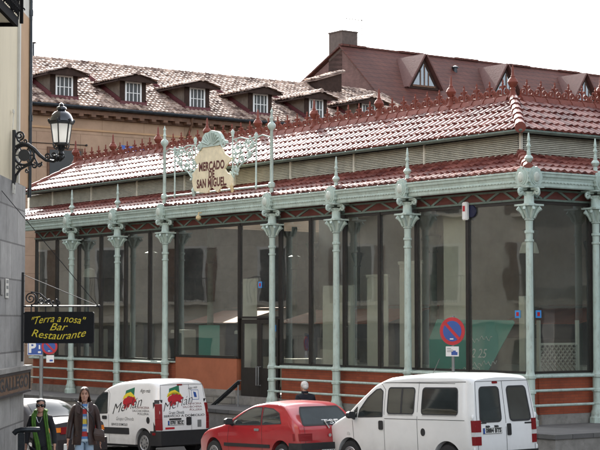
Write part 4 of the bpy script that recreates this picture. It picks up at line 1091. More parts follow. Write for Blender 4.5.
# ================================================================== HOUSES ACROSS THE SQUARE (seen mirrored in the glass)
def opposite(name, loc, rz, L_, H_, dep, label, wm=opw):
    e = empty(name, loc, rz, label, 'house')
    b = MB(); b.box(0, L_, 0, dep, -1, H_); b.build('wall', wm, e)
    n = int(L_/3.4); w = L_/n
    for k in range(n):
        x = (k+.5)*w
        b = MB(); b.box(x-.85, x+.85, -.04, -.002, .0, 2.7); b.build('shop_door', dkopen, e)
        for fl in range(3):
            z = 4.1+fl*3.3
            if z+2.3 > H_: break
            b = MB(); b.box(x-.65, x+.65, -.03, -.002, z, z+2.2); f = b.build('window', offw if wm is opw else wm, e)
            b = MB(); b.box(x-.52, x+.52, -.036, -.031, z+.06, z+2.1); b.build('pane', dkopen, f)
            b = MB(); b.box(x-.85, x+.85, -.45, -.032, z-.12, z-.02); bl = b.build('balcony', wm, e)
            b = MB()
            for q in range(15): b.tube([(x-.83+q*.1186, -.42, z-.02), (x-.83+q*.1186, -.42, z+.95)], .012, 4)
            b.tube([(x-.84, -.42, z+.96), (x+.84, -.42, z+.96)], .02, 5); b.build('balcony_railing', blacki, bl)
    for k in range(n):
        x = (k+.5)*w
        if k % 3 == 1 and wm is opw:
            b = MB(); b.loft([[(x-1.2, d, z) for d, z in ((-.003, 3.2), (-1.1, 2.6), (-1.1, 2.35), (-1.08, 2.35), (-1.08, 2.58), (-.003, 3.17))], [(x+1.2, d, z) for d, z in ((-.003, 3.2), (-1.1, 2.6), (-1.1, 2.35), (-1.08, 2.35), (-1.08, 2.58), (-.003, 3.17))]]); b.build('shop_awning', blackp, e)
        if k % 2 == 0:
            for fl in range(3):
                z = 4.1+fl*3.3
                if z+2.3 > H_: break
                b = MB(); b.box(x-1.12, x-.66, -.07, -.031, z, z+2.15); b.build('shutter', wood, e); b = MB(); b.box(x+.66, x+1.12, -.07, -.031, z, z+2.15); b.build('shutter', wood, e)
    b = MB()
    for k in range(n+1): b.box(k*w-.22, k*w+.22, -.09, -.003, -.5, 3.29)
    b.build('pilaster', stoneb, e)
    b = MB(); b.box(-.1, L_+.1, -.3, -.002, 3.3, 3.55); b.box(-.1, L_+.1, -.5, dep, H_+.002, H_+.3); b.build('cornice', wm, e)
    return e
opposite('town_house', (-20, 34, -.6), R(90), 48, 13.5, 9, 'long beige town house with balconies across the square to the left')
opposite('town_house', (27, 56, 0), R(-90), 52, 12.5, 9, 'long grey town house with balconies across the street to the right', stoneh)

# ================================================================== VEHICLES
def interp(tab, x):
    if x <= tab[0][0]: return tab[0][1]
    for (a, b_), (c, d) in zip(tab, tab[1:]):
        if x <= c: return b_+(d-b_)*(x-a)/(c-a)
    return tab[-1][1]
def sm(tab, x):    # smoothed interpolation
    return sum(interp(tab, x+d)*w for d, w in ((-.08, .2), (-.04, .2), (0, .2), (.04, .2), (.08, .2)))
class Car:
    """origin rear centre on the ground, +x forward, +y left"""
    def __init__(s, root, L, Wd, top, belt, H, xr, wheels, wr, paint, tumble=.14, z0=.24, rtop=.10, fend=.16, arch=.07, rround=.09):
        s.root = root; s.L = L; s.W = Wd; s.top = top; s.belt = belt; s.H = H; s.xr = xr; s.wheels = wheels; s.wr = wr; s.tumble = tumble; s.z0 = z0; s.rt = rtop; s.fend = fend; s.arch = arch; s.rr = rround; s.paint = paint
    def hw(s, x, z):
        w = s.W/2
        k = 1.0
        if x < .2: k -= s.rr*((.2-x)/.2)**2.2
        if s.L-x < .9: k -= s.fend*((.9-s.L+x)/.9)**2
        if z > s.belt: k -= s.tumble*((z-s.belt)/(s.H-s.belt))**1.3
        else: k -= .05*((s.belt-z)/s.belt)**2
        return w*k
    def mx(s, x, z): return x+interp(s.xr, z)*max(0, 1-x/1.3)
    def side(s, x, z, off=.0, sg=1): return (s.mx(x, z), sg*(s.hw(x, z)+off), z)
    def rear(s, y, z, off=0):
        return (interp(s.xr, z)-off, y, z)
    def zbot(s, x):
        z = s.z0
        for xw in s.wheels:
            r = s.wr+s.arch; d = abs(x-xw)
            if d < r: z = max(z, s.wr+math.sqrt(r*r-d*d))
        return z
    def body(s):
        xs = set([0, .015, .04, .08, .13, .2]+[i*.1 for i in range(3, int(s.L*10))]+[s.L, s.L-.02, s.L-.05, s.L-.1])
        for xw in s.wheels:
            r = s.wr+s.arch
            for k in range(-10, 11): xs.add(round(xw+r*math.sin(k*PI/20), 4))
            xs.add(xw-r-.004); xs.add(xw+r+.004)
        xs = sorted(x for x in xs if 0 <= x <= s.L)
        rings = []
        for x in xs:
            zb = s.zbot(x); zt = sm(s.top, x); zt = max(zt, zb+.12); r = min(s.rt, (zt-zb)*.4)
            half = []
            for k in range(13):
                z = zb+(zt-r-zb)*k/12; half.append((s.hw(x, z), z))
            y1 = half[-1][0]
            for j in range(1, 6):
                a = j*PI/10; half.append((y1-r*1.3+r*1.3*math.cos(a), zt-r+r*math.sin(a)))
            y2 = half[-1][0]
            for f in (.8, .55, .28): half.append((y2*f, zt+.035*(1-f*f)))
            ring = [(0, zb)]+half+[(0, zt+.035)]+[(-y, z) for y, z in reversed(half)]
            rings.append([(s.mx(x, z), y, z) for y, z in ring])
        b = MB(); b.loft(rings, True, False)
        n = len(rings[0]); m = (n-2)//2
        for base in (0, (len(rings)-1)*n):           # end caps as horizontal strips
            b.Fc((base, base+1, base+n-1))
            for k in range(1, m): b.Fc((base+k, base+k+1, base+n-k-1, base+n-k))
            b.Fc((base+m, base+m+1, base+m+2))
        o = b.build('body', s.paint, s.root, smooth=38); s.b = o
        b = MB(); b.box(.25, s.L-.3, -s.W/2+.14, s.W/2-.14, s.z0-.06, s.z0+.45); b.build('underbody', blackp, s.root)
        return o
    def patch(s, name, poly, m, off=.004, sg=1, parent=None, rear=False, thick=.0, n=1, smooth=30):
        """outline (x,z) or (y,z) laid on the side / rear surface, subdivided so that it follows the curve"""
        b = MB(); P_ = []
        for (a, c) in zip(poly, poly[1:]+poly[:1]):
            for k in range(4): P_.append((a[0]+(c[0]-a[0])*k/4, a[1]+(c[1]-a[1])*k/4))
        cx = sum(p[0] for p in P_)/len(P_); cz = sum(p[1] for p in P_)/len(P_)
        fn = (lambda u, v, o: s.rear(u, v, o)) if rear else (lambda u, v, o: s.side(u, v, o, sg))
        rg = [[fn(cx+(u-cx)*q, cz+(v-cz)*q, off) for u, v in P_] for q in (1, .7, .4, .1)]
        if thick: rg = [[fn(u, v, off-thick) for u, v in P_]]+rg
        b.loft(rg, True, False); b.Fc(range(len(b.v)-len(P_), len(b.v)))
        return b.build(name, m, parent or s.b, smooth=smooth)
    def strip(s, b, pts, w, off=.003, sg=1, rear=False):
        """thin seam line along pts"""
        fn = (lambda u, v: s.rear(u, v, off)) if rear else (lambda u, v: s.side(u, v, off, sg))
        pp = []
        for (a, c) in zip(pts, pts[1:]):
            for k in range(6): pp.append((a[0]+(c[0]-a[0])*k/6, a[1]+(c[1]-a[1])*k/6))
        pp.append(pts[-1])
        for (a, c) in zip(pp, pp[1:]):
            d = Vector((c[0]-a[0], c[1]-a[1])); 
            if d.length < 1e-5: continue
            q = Vector((-d.y, d.x)).normalized()*w/2
            b.poly([fn(a[0]+q.x, a[1]+q.y), fn(c[0]+q.x, c[1]+q.y), fn(c[0]-q.x, c[1]-q.y), fn(a[0]-q.x, a[1]-q.y)])
    def wheelset(s, rim='disc'):
        for xw in s.wheels:
            for sg in (1, -1):
                y0 = sg*(s.W/2-.20); y1 = sg*(s.W/2-.02); r = s.wr
                b = MB(); b.lathe([(r*.62, y0), (r*.95, y0), (r, y0+sg*.03), (r, y1-sg*.03), (r*.95, y1), (r*.66, y1), (r*.62, y1-sg*.02)], (xw, 0, r), 28, 'y')
                t = b.build('wheel', rubber, s.root, smooth=40)
                b = MB(); b.lathe([(r*.66, y1-sg*.01), (r*.6, y1+sg*.0), (r*.5, y1-sg*.025), (r*.2, y1-sg*.01), (.02, y1)], (xw, 0, r), 24, 'y'); rm = b.build('rim', alloy, t, smooth=40)
                b = MB()
                for k in range(8):
                    a = k*PI/4; b.lathe([(.028, 0), (.028, sg*.012)], (xw+r*.40*math.cos(a), y1-sg*.022, r+r*.40*math.sin(a)), 8, 'y')
                b.build('rim_hole', blackp, t)
    def text(s, b, body, size, u0, v0, wd, shear=0, bold=0, sg=1, rear=False, slope=0, off=.0045):
        tv, tf = text2d(body, size, shear=shear, bold=bold, align='LEFT'); lo = min(p[0] for p in tv); hi = max(p[0] for p in tv); k = wd/(hi-lo)
        if rear: b.flats(tv, tf, lambda u, v: s.rear(u0-(u-lo)*k, v0+v+slope*(u-lo)*k, off))
        else: b.flats(tv, tf, lambda u, v: s.side(u0-(u-lo)*k, v0+v+slope*(u-lo)*k, off, sg))
def place_car(name, px, Y, a, label, cat, yoff):
    """rear-left corner of the car stands under picture column px at distance Y; heading a degrees left of the picture plane"""
    h = (-math.cos(R(a)), math.sin(R(a))); lf = (-h[1], h[0])
    c = ((px-300)/F*Y, Y); o = (c[0]-lf[0]*yoff, c[1]-lf[1]*yoff)
    e = empty(name, (o[0], o[1], zg(o[1])-.01), math.atan2(h[1], h[0]), label, cat)
    slope = -.035*h[1]; e.rotation_euler = (0, -math.atan(slope), math.atan2(h[1], h[0]))
    return e
def plate(c, y0, z, txt, wd=.52, eu=True, rear_off=.006, h=.11):
    b = MB(); n = 6
    b.loft([[c.rear(y0+wd/2, z-h/2, .002), c.rear(y0+wd/2, z-h/2, .014), c.rear(y0+wd/2, z+h/2, .014), c.rear(y0+wd/2, z+h/2, .002)], [c.rear(y0-wd/2, z-h/2, .002), c.rear(y0-wd/2, z-h/2, .014), c.rear(y0-wd/2, z+h/2, .014), c.rear(y0-wd/2, z+h/2, .002)]])
    p_ = b.build('number_plate', platew, c.root)
    b = MB(); c.text(b, txt, h*.95, y0+wd/2-(.07 if eu else .03), z-.0, wd-(.09 if eu else .06), bold=.006, rear=True, off=.0165); b.build('plate_lettering', ink, p_)
    if eu:
        b = MB(); b.poly([c.rear(y0+wd/2-.004, z-h/2+.004, .0155), c.rear(y0+wd/2-.05, z-h/2+.004, .0155), c.rear(y0+wd/2-.05, z+h/2-.004, .0155), c.rear(y0+wd/2-.004, z+h/2-.004, .0155)]); b.build('plate_band', blue, p_)
    b = MB()
    for (u0, u1, v0, v1) in ((-1.0, 1.0, -1.0, -.88), (-1, 1, .88, 1), (-1, -.98, -.88, .88), (.98, 1, -.88, .88)):
        b.poly([c.rear(y0+wd/2*u0, z+h/2*v0, .016), c.rear(y0+wd/2*u1, z+h/2*v0, .016), c.rear(y0+wd/2*u1, z+h/2*v1, .016), c.rear(y0+wd/2*u0, z+h/2*v1, .016)])
    b.build('plate_rim', ink, p_)
def mirror(c, x, z, sg, m=blackp):
    b = MB(); p = Vector(c.side(x, z, .0, sg)); q = p+Vector((0, sg*.12, .06))
    b.loft([[q+Vector((dx, sg*dy*k, dz*k)) for dy, dz in ((-.085, -.06), (.06, -.065), (.095, -.03), (.09, .045), (.05, .075), (-.07, .07), (-.095, .03))] for dx, k in ((.085, .45), (.06, .85), (.0, 1), (-.035, 1.0), (-.045, .9))])
    b.bar(p+Vector((.03, -sg*.02, -.02)), q+Vector((.02, 0, -.02)), .05, .045)
    b.build('wing_mirror', m, c.root, smooth=40)
def rrect(x0, x1, z0, z1, r=.05, skew=0, skew1=0):
    pts = []
    for cx, cz, a0 in ((x1-r, z1-r, 0), (x0+r, z1-r, 90), (x0+r, z0+r, 180), (x1-r, z0+r, 270)):
        for k in range(4):
            a = R(a0+k*30); x = cx+r*math.cos(a); z = cz+r*math.sin(a)
            pts.append((x+(z-z0)*(skew if cx > (x0+x1)/2 else skew1), z))
    return pts
def windscreen(c, x0, x1, z0, z1):
    b = MB(); rows = []
    for k in range(6):
        t = k/5; x = x0+(x1-x0)*t; z = sm(c.top, x)
        w = c.hw(x, z)-c.rt*1.5
        rows.append([(x, w*q/5, z+.035*(1-(q/5)**2)*1.0+.008) for q in range(-5, 6)])
    b.loft(rows, False, False); b.build('windscreen', carglass, c.b, smooth=60)

# ---- white passenger van
e = place_car('parked_van', 475.5, 32.0, 51, 'white passenger van with glazed rear doors parked at the right front', 'van', .83)
v = Car(e, 4.44, 1.78, [(0, 1.84), (.12, 1.915), (.5, 1.945), (1.6, 1.95), (2.4, 1.90), (2.8, 1.77), (3.3, 1.42), (3.62, 1.17), (3.9, 1.07), (4.25, .93), (4.44, .74)], 1.10, 1.95, [(.3, 0), (.55, .0), (1.05, .02), (1.9, .13)], [.72, 3.54], .32, white, tumble=.13, rtop=.09)
v.body(); v.wheelset()
for sg in (1, -1):
    for poly in (rrect(.38, 1.40, 1.20, 1.70, .06), rrect(1.62, 2.38, 1.20, 1.70, .06)):
        w = v.patch('side_window', poly, carglass, .004, sg)
        b = MB(); v.strip(b, poly+[poly[0]], .028, .0055, sg); b.build('window_rubber', seam, w)
    fw = [(2.52, 1.14), (3.24, 1.12), (3.20, 1.26), (2.98, 1.50), (2.74, 1.66), (2.62, 1.68), (2.54, 1.63)]
    w = v.patch('side_window', fw, carglass, .004, sg); b = MB(); v.strip(b, fw+[fw[0]], .025, .0055, sg); b.build('window_rubber', seam, w)
    qw = [(3.28, 1.12), (3.50, 1.11), (3.27, 1.32)]
    w = v.patch('quarter_window', qw, carglass, .004, sg); b = MB(); v.strip(b, qw+[qw[0]], .02, .0055, sg); b.build('window_rubber', seam, w)
b = MB()
for sg in (1, -1):
    for pts in ([(2.47, .34), (2.47, 1.66), (2.62, 1.80)], [(3.42, 1.05), (3.38, .60), (3.2, .42), (3.2, .34)], [(1.52, .34), (1.52, 1.82)], [(2.46, 1.10), (1.52, 1.10)], [(1.5, 1.10), (.2, 1.10)], [(2.5, .35), (3.2, .35)], [(.06, 1.78), (2.6, 1.80)]):
        v.strip(b, pts, .010, .002, sg)
v.strip(b, [(0, .40), (0, 1.82)], .012, .002, rear=True)
v.strip(b, [(.76, .42), (.76, 1.2), (.70, 1.82), (-.70, 1.82), (-.76, 1.2), (-.76, .42)], .010, .002, rear=True)
b.build('door_seam', seam, v.b)
b = MB(); v.strip(b, [(1.64, 1.18), (2.36, 1.18)], .02, .006); v.strip(b, [(.42, 1.18), (1.38, 1.18)], .018, .006); b.build('chrome_trim', alloy, v.b)
b = MB(); v.strip(b, [(1.98, 1.21), (1.98, 1.69)], .05, .006); b.build('window_divider', blackp, v.b)
for y0, y1 in ((.12, .68), (-.68, -.12)):
    poly = [(y0*1.0, 1.06), (y1*1.0, 1.06), (y1*.90+.02, 1.70), (y0*.94, 1.71)]
    poly = []
    lo_, hi_ = y0, y1
    for p in rrect(min(y0, y1), max(y0, y1), 1.07, 1.71, .07): poly.append((p[0]*(1-.10*(p[1]-1.07)/.64), p[1]))
    w = v.patch('rear_window', poly, carglass, .004, rear=True); b = MB(); v.strip(b, poly+[poly[0]], .035, .0055, rear=True); b.build('window_rubber', seam, w)
for sg in (1, -1):
    b = MB(); g = lambda u, z, off: (interp(v.xr, z)-off+(0 if u < .86 else .0), sg*u, z)
    for z0, z1, m in ((.64, .80, lampred), (.802, .88, lampclr), (.882, 1.10, lampred)):
        bb_ = MB(); bb_.loft([[v.side(.0, z, .012, sg), v.side(.06, z, .012, sg), v.side(.06, z, -.03, sg), (.05, sg*(v.hw(0, z)-.13), z), (-.012, sg*(v.hw(0, z)-.12), z)] for z in (z0, z1)])
        bb_.build('tail_lamp', m, v.root)
plate(v, .38, .90, '0884 BTS', .50)
b = MB()
for y in (.50, .27): b.loft([[v.rear(y+.045, z, o) for z, o in ((.965, .002), (.965, .03), (.985, .03), (1.0, .002))], [v.rear(y-.045, z, o) for z, o in ((.965, .002), (.965, .03), (.985, .03), (1.0, .002))]])
b.build('plate_lamp', blackp, v.b)
v.patch('rear_handle', rrect(-.12, -.02, .80, 1.02, .02), blackp, .02, rear=True, thick=.02)
v.patch('brake_lamp', rrect(.12, .26, 1.775, 1.815, .015), lampred, .012, rear=True, thick=.012)
v.patch('badge', rrect(.52, .68, 1.035, 1.055, .005), ink, .004, rear=True); v.patch('badge', rrect(-.70, -.5, 1.0, 1.03, .005), ink, .004, rear=True)
for sg in (1, -1):
    v.patch('door_handle', rrect(2.50, 2.62, .88, 1.06, .03), blackp, .02, sg, thick=.02)
v.patch('fuel_cap', [(1.36+.06*math.cos(k*PI/6), .86+.075*math.sin(k*PI/6)) for k in range(12)], blackp, .010, 1, thick=.01)
v.patch('side_repeater', rrect(3.50, 3.58, .76, .82, .02), lampclr, .01, 1, thick=.01)
b = MB()
b.loft([[(-.045, y, z) if abs(y) < .8 else (.02, y, z) for z in (.28, .52)]+[(.06, y, .52), (.06, y, .28)] for y in (-.87, -.78, -.4, 0, .4, .78, .87)])
b.build('rear_bumper', blackp, v.root, smooth=40)
for sg in (1, -1):
    for z in (.55, 1.15, ):
        b = MB(); p = v.side(.05, z, .012, sg); b.ell((p[0]-.02, p[1]-sg*.02, z), (.025, .03, .06), 8, 6); b.build('hinge', white, v.b, smooth=50)
b = MB(); b.loft([[(4.30, y, z) for z in (.24, .55)]+[(4.47-abs(y)**3*.25, y, .55), (4.49-abs(y)**3*.25, y, .24)] for y in (-.80, -.6, -.3, 0, .3, .6, .80)]); b.build('front_bumper', blackp, v.root)
for sg in (1, -1):
    mirror(v, 3.33, 1.10, sg)
    b = MB(); b.ell((4.25, sg*.62, .82), (.16, .16, .11), 12, 8); b.build('headlight', lampclr, v.root, smooth=50)
windscreen(v, 3.66, 2.74, 0, 0)

b = MB(); b.tube([(2.3, -.3, 1.96), (2.1, -.3, 2.25)], .006, 5); b.build('aerial', blackp, v.root)
b = MB()
for sg in (1, -1): v.strip(b, [(.15, 1.815), (2.5, 1.80)], .018, .004, sg)
b.build('roof_gutter', steel, v.b)
# ---- red hatchback
e = place_car('parked_car', 300.5, 34.7, 53, 'red three door hatchback with a red nose parked left of the white passenger van', 'car', .76)
c = Car(e, 3.71, 1.62, [(0, .93), (.04, .95), (.12, 1.18), (.30, 1.335), (.6, 1.375), (1.2, 1.385), (1.7, 1.33), (2.05, 1.20), (2.55, .94), (2.8, .885), (3.3, .80), (3.6, .70), (3.71, .58)], .90, 1.385, [(.3, 0), (.62, .0), (.86, .03), (.92, .06), (1.30, .38), (1.5, .46)], [.60, 3.05], .28, red, tumble=.20, rtop=.07, z0=.2)
c.body(); c.wheelset()
fw = [(1.28, .93), (2.30, .91), (2.26, 1.0), (1.84, 1.22), (1.62, 1.275), (1.36, 1.28)]
qw = [(.52, .97), (1.22, .935), (1.29, 1.28), (.84, 1.255), (.56, 1.17)]
for sg in (1, -1):
    for nm, p_ in (('side_window', fw), ('quarter_window', qw)):
        w = c.patch(nm, p_, carglass, .004, sg); b = MB(); c.strip(b, p_+[p_[0]], .022, .0055, sg); b.build('window_rubber', seam, w)
    c.patch('side_moulding', rrect(.98, 2.62, .46, .53, .01), blackp, .018, sg, thick=.018); c.patch('side_moulding', rrect(.02, .24, .46, .53, .01), blackp, .018, sg, thick=.018)
    c.patch('door_handle', rrect(1.34, 1.50, .80, .85, .015), alloy, .015, sg, thick=.012)
    mirror(c, 2.28, .92, sg)
rw = [(-.62, .935), (.62, .935), (.55, 1.18), (.48, 1.285), (-.48, 1.285), (-.55, 1.18)]
w = c.patch('rear_window', rw, carglassd, .006, rear=True); b = MB(); c.strip(b, rw+[rw[0]], .035, .0075, rear=True); b.build('window_rubber', seam, w)
v_ = c
b = MB(); b.bar(c.rear(.0, .86, .03), c.rear(.05, 1.0, .035), .03, .015); b.bar(c.rear(.05, 1.0, .03), c.rear(-.3, 1.02, .03), .02, .012); b.build('rear_wiper', alloy, c.root)
b = MB(); c.text(b, 'TSF', .13, .1, .985, .42, rear=True, off=.0085); b.build('window_sticker', whitep, w)
b = MB()
for sg in (1, -1):
    for pts in ([(1.25, .26), (1.25, .92), (1.33, 1.29)], [(2.42, .90), (2.50, .62), (2.45, .28)], [(1.25, .27), (2.45, .27)]): c.strip(b, pts, .010, .002, sg)
c.strip(b, [(.62, .56), (.62, .9)], .01, .002, rear=True); c.strip(b, [(-.62, .56), (-.62, .9)], .01, .002, rear=True); c.strip(b, [(-.62, .565), (.62, .565)], .012, .002, rear=True)
b.build('door_seam', seam, c.b)
for sg in (1, -1):
    bb_ = MB(); bb_.loft([[c.side(.0, z, .010, sg), c.side(.16, z, .010, sg), c.side(.16, z, -.03, sg), (.05, sg*(c.hw(0, z)-.30), z), (-.012, sg*(c.hw(0, z)-.28), z)] for z in (.62, .72, .77)])
    bb_.build('tail_lamp', lampred, c.root)
b = MB(); b.loft([[(-.03-.03*(1-(abs(y)/.8)**2), y, z) if abs(y) < .79 else (.22, y, z) for z in (.20, .36, .50)]+[(.3, y*1.0, .5), (.3, y, .2)] for y in (-.815, -.76, -.45, 0, .45, .76, .815)]); b.build('rear_bumper', red, c.root, smooth=40)
b = MB(); b.loft([[(-.05-.03*(1-(abs(y)/.8)**2), y, z) if abs(y) < .79 else (.26, y, z) for z in (.44, .58)]+[(.3, y*1.0, .58), (.3, y, .44)] for y in (-.825, -.76, -.45, 0, .45, .76, .825)]); b.build('bumper_strip', blackp, c.root, smooth=40)
x0 = -.075
b = MB(); b.box(x0-.012, x0, -.27, .27, .33, .44); p_ = b.build('number_plate', platew, c.root)
b = MB(); tv, tf = text2d('M 6490 IZ', .11, bold=.005); k = .47/(max(q[0] for q in tv)-min(q[0] for q in tv)); b.flats(tv, tf, lambda u, w_: (x0-.0135, -u*k, .385+w_)); b.build('plate_lettering', ink, p_)
b = MB(); b.lathe([(.035, -.012), (.035, 0)], (-.004, 0, .72), 12, 'x'); b.build('badge', alloy, c.root)
b = MB(); b.box(3.55, 3.745, -.6, .6, .22, .45); b.build('front_bumper', red, c.root, bevel=.03)
for sg in (1, -1):
    b = MB(); b.ell((3.55, sg*.52, .63), (.12, .17, .09), 12, 8); b.build('headlight', lampclr, c.root, smooth=50)
windscreen(c, 2.50, 1.72, 0, 0)
b = MB(); p_ = c.side(2.62, .62, .0, 1); b.tube([(1.35, .3, 1.42), (1.28, .3, 1.75)], .004, 5); b.build('aerial', blackp, c.root)

# ---- white delivery van with lettering
e = place_car('delivery_van', 160.5, 42.2, 50, 'white delivery van with red and green food logos and black lettering on its panels', 'van', .76)
k_ = Car(e, 4.0, 1.62, [(0, 1.72), (.08, 1.80), (.3, 1.835), (1.3, 1.83), (1.9, 1.78), (2.35, 1.66), (2.7, 1.42), (3.08, 1.08), (3.4, .98), (3.75, .85), (4.0, .66)], 1.0, 1.83, [(.4, 0), (1.0, .01), (1.8, .13)], [.62, 3.22], .30, white, tumble=.12, rtop=.12, z0=.25)
k_.body(); k_.wheelset()
fw = [(2.20, 1.02), (2.98, .99), (2.94, 1.10), (2.68, 1.40), (2.46, 1.53), (2.24, 1.53)]
for sg in (1, -1):
    w = k_.patch('side_window', fw, carglass, .004, sg); b = MB(); k_.strip(b, fw+[fw[0]], .03, .0055, sg); b.build('window_rubber', seam, w)
    k_.patch('side_moulding', rrect(1.24, 2.95, .50, .66, .02), blackp, .015, sg, thick=.015)
    k_.patch('door_handle', rrect(2.22, 2.42, .86, .95, .03), blackp, .02, sg, thick=.015)
    mirror(k_, 2.95, 1.02, sg)
    for z0, z1, m in ((.62, .78, lampred), (.782, .90, lampred), (.902, 1.26, lampred)):
        bb_ = MB(); bb_.loft([[k_.side(.0, z, .026, sg), k_.side(.10, z, .022, sg), k_.side(.10, z, -.03, sg), (.05, sg*(k_.hw(0, z)-.08), z), (interp(k_.xr, z)-.024, sg*(k_.hw(0, z)-.06), z)] for z in (z0, z1)])
        bb_.build('tail_lamp', m, k_.root)
    bb_ = MB(); bb_.loft([[k_.side(.10, z, .011, sg), k_.side(.17, z, .011, sg), k_.side(.17, z, -.03, sg), k_.side(.10, z, -.03, sg)] for z in (.60, 1.30)]); bb_.build('lamp_surround', blackp, k_.root)
    bb_ = MB(); bb_.loft([[k_.side(.0, z, .011, sg), k_.side(.12, z, .011, sg), k_.side(.12, z, -.03, sg), (.05, sg*(k_.hw(0, z)-.08), z)] for z in (1.265, 1.36)]); bb_.build('lamp_surround', blackp, k_.root)
b = MB()
for sg in (1, -1):
    for pts in ([(2.14, .30), (2.14, 1.50), (2.24, 1.60)], [(3.02, .95), (3.0, .55), (2.9, .32)]): k_.strip(b, pts, .010, .002, sg)
k_.strip(b, [(-.22, .55), (-.22, 1.72)], .01, .002, rear=True); k_.strip(b, [(.70, .55), (.70, 1.0), (.64, 1.72), (-.64, 1.72), (-.70, 1.0), (-.70, .55)], .01, .002, rear=True)
b.build('door_seam', seam, k_.b)
k_.patch('fuel_cap', [(.40+.07*math.cos(k*PI/6), .86+.085*math.sin(k*PI/6)) for k in range(12)], blackp, .008, 1, thick=.006)
b = MB(); b.loft([[(-.05, y, z) if abs(y) < .76 else (.05 if abs(y) < .81 else .30, y, z) for z in (.24, .45, .60)]+[(.3, y*.98, .60), (.3, y*.98, .24)] for y in (-.83, -.80, -.74, 0, .74, .80, .83)]); b.build('rear_bumper', blackp, k_.root, smooth=40)
k_.patch('reflector', rrect(.10, .20, .50, .56, .01), lampred, .035, 1, thick=.02)
plate(k_, .26, .79, '0781 BDZ', .50)
k_.patch('rear_handle', rrect(-.20, -.06, .72, .92, .02), blackp, .018, rear=True, thick=.015)
k_.patch('handle_bar', rrect(.10, .46, .86, .90, .01), blackp, .022, rear=True, thick=.02)
k_.patch('brake_lamp', rrect(-.02, .14, 1.70, 1.735, .012), lampred, .012, rear=True, thick=.01)
# graphics: flag, red animal silhouette, words
pig = [(0, .10), (.04, .17), (.12, .20), (.17, .26), (.22, .22), (.30, .25), (.36, .22), (.42, .24), (.44, .17), (.50, .14), (.47, .08), (.42, .06), (.44, -.02), (.38, -.04), (.35, .02), (.26, .0), (.24, -.08), (.18, -.10), (.16, -.02), (.10, -.14), (.05, -.13), (.06, -.03), (.01, .02)]
flag = [(.06, .28), (.08, .42), (.40, .52), (.40, .28), (.24, .22)]; band = [(-.02, .14), (.05, .24), (.20, .31), (.34, .29), (.48, .16), (.42, .26), (.26, .38), (.12, .34), (.02, .26)]
# side: u decreases to the right in the picture
def gfx(parent, fx, rear):
    for nm, pts, m, o in (('green_flag', flag, mat('flag_green', (.02, .15, .08), .4, .05), .003), ('yellow_band', band, yellow, .0042), ('red_animal', pig, redp, .0054)):
        b = MB(); v0 = [fx(u, w_, o) for u, w_ in pts]; cx = fx(sum(p[0] for p in pts)/len(pts), sum(p[1] for p in pts)/len(pts), o)
        i = [b.V(p) for p in v0]; j = b.V(cx)
        for q in range(len(i)): b.Fc((i[q], i[(q+1) % len(i)], j))
        b.build(nm, m, parent)
gfx(k_.b, lambda u, w_, o: k_.side(1.53-u*1.22, 1.24+w_*.82, o), False)
gfx(k_.b, lambda u, w_, o: k_.rear(.46-u*.95, 1.30+w_*.78, o), True)
b = MB()
k_.text(b, 'Merlán', .36, 1.96, 1.10, 1.30, shear=.35, slope=.17, off=.007, bold=-.004); k_.text(b, 'Merlán', .30, .62, 1.16, .92, shear=.35, rear=True, slope=.22, off=.007, bold=-.004)
k_.text(b, 'Grupo Olmeda', .13, 1.80, .88, .78, shear=.3, bold=-.002); k_.text(b, 'Grupo Olmeda', .11, .46, 1.04, .46, shear=.3, rear=True)
k_.text(b, 'Algo más', .13, .78, 1.58, .48, shear=.3); k_.text(b, 'Algo más', .09, -.18, 1.62, .30, shear=.3, rear=True, slope=.1)
k_.text(b, 'SALCHICHERIA', .075, 1.08, 1.085, .74); k_.text(b, 'POLLERIA', .075, .84, 1.01, .48)
k_.text(b, 'SERVICIO A DOMICILIO', .075, .62, .955, 1.24, rear=True, bold=.001)
k_.text(b, 'SERVICIO DOMICILIO', .085, 2.02, .735, .72, bold=.001); k_.text(b, '62', .12, 2.72, .72, .12)
b.build('lettering', ink, k_.b)
b = MB(); k_.text(b, 'CARNICERIA', .075, .96, 1.165, .62); k_.text(b, 'CARNICERIA', .07, -.08, 1.24, .48, rear=True); k_.text(b, 'SALCHICHERIA', .07, .02, 1.165, .58, rear=True); k_.text(b, 'POLLERIA', .07, -.18, 1.09, .38, rear=True); b.build('red_lettering', redink, k_.b)
k_.patch('red_label', rrect(.30, .58, .635, .685, .005), redp, .004, rear=True)
b = MB(); 
for (y0, y1, z0, z1) in ((-.50, -.28, 1.575, 1.585), (-.50, -.28, 1.34, 1.35), (-.29, -.28, 1.35, 1.575), (-.50, -.49, 1.35, 1.575)): b.poly([k_.rear(y0, z0, .004), k_.rear(y1, z0, .004), k_.rear(y1, z1, .004), k_.rear(y0, z1, .004)])
b.poly([k_.rear(-.44, 1.40, .004), k_.rear(-.36, 1.40, .004), k_.rear(-.34, 1.54, .004), k_.rear(-.42, 1.52, .004)]); b.build('blue_label', blue, k_.b)
k_.patch('grey_label', rrect(-.52, -.40, .66, .84, .01), steel, .004, rear=True)
b = MB(); b.box(3.8, 4.03, -.7, .7, .25, .5); b.build('front_bumper', blackp, k_.root, bevel=.03)
for sg in (1, -1):
    b = MB(); b.ell((3.85, sg*.55, .74), (.14, .15, .12), 12, 8); b.build('headlight', lampclr, k_.root, smooth=50)
windscreen(k_, 3.0, 2.40, 0, 0)

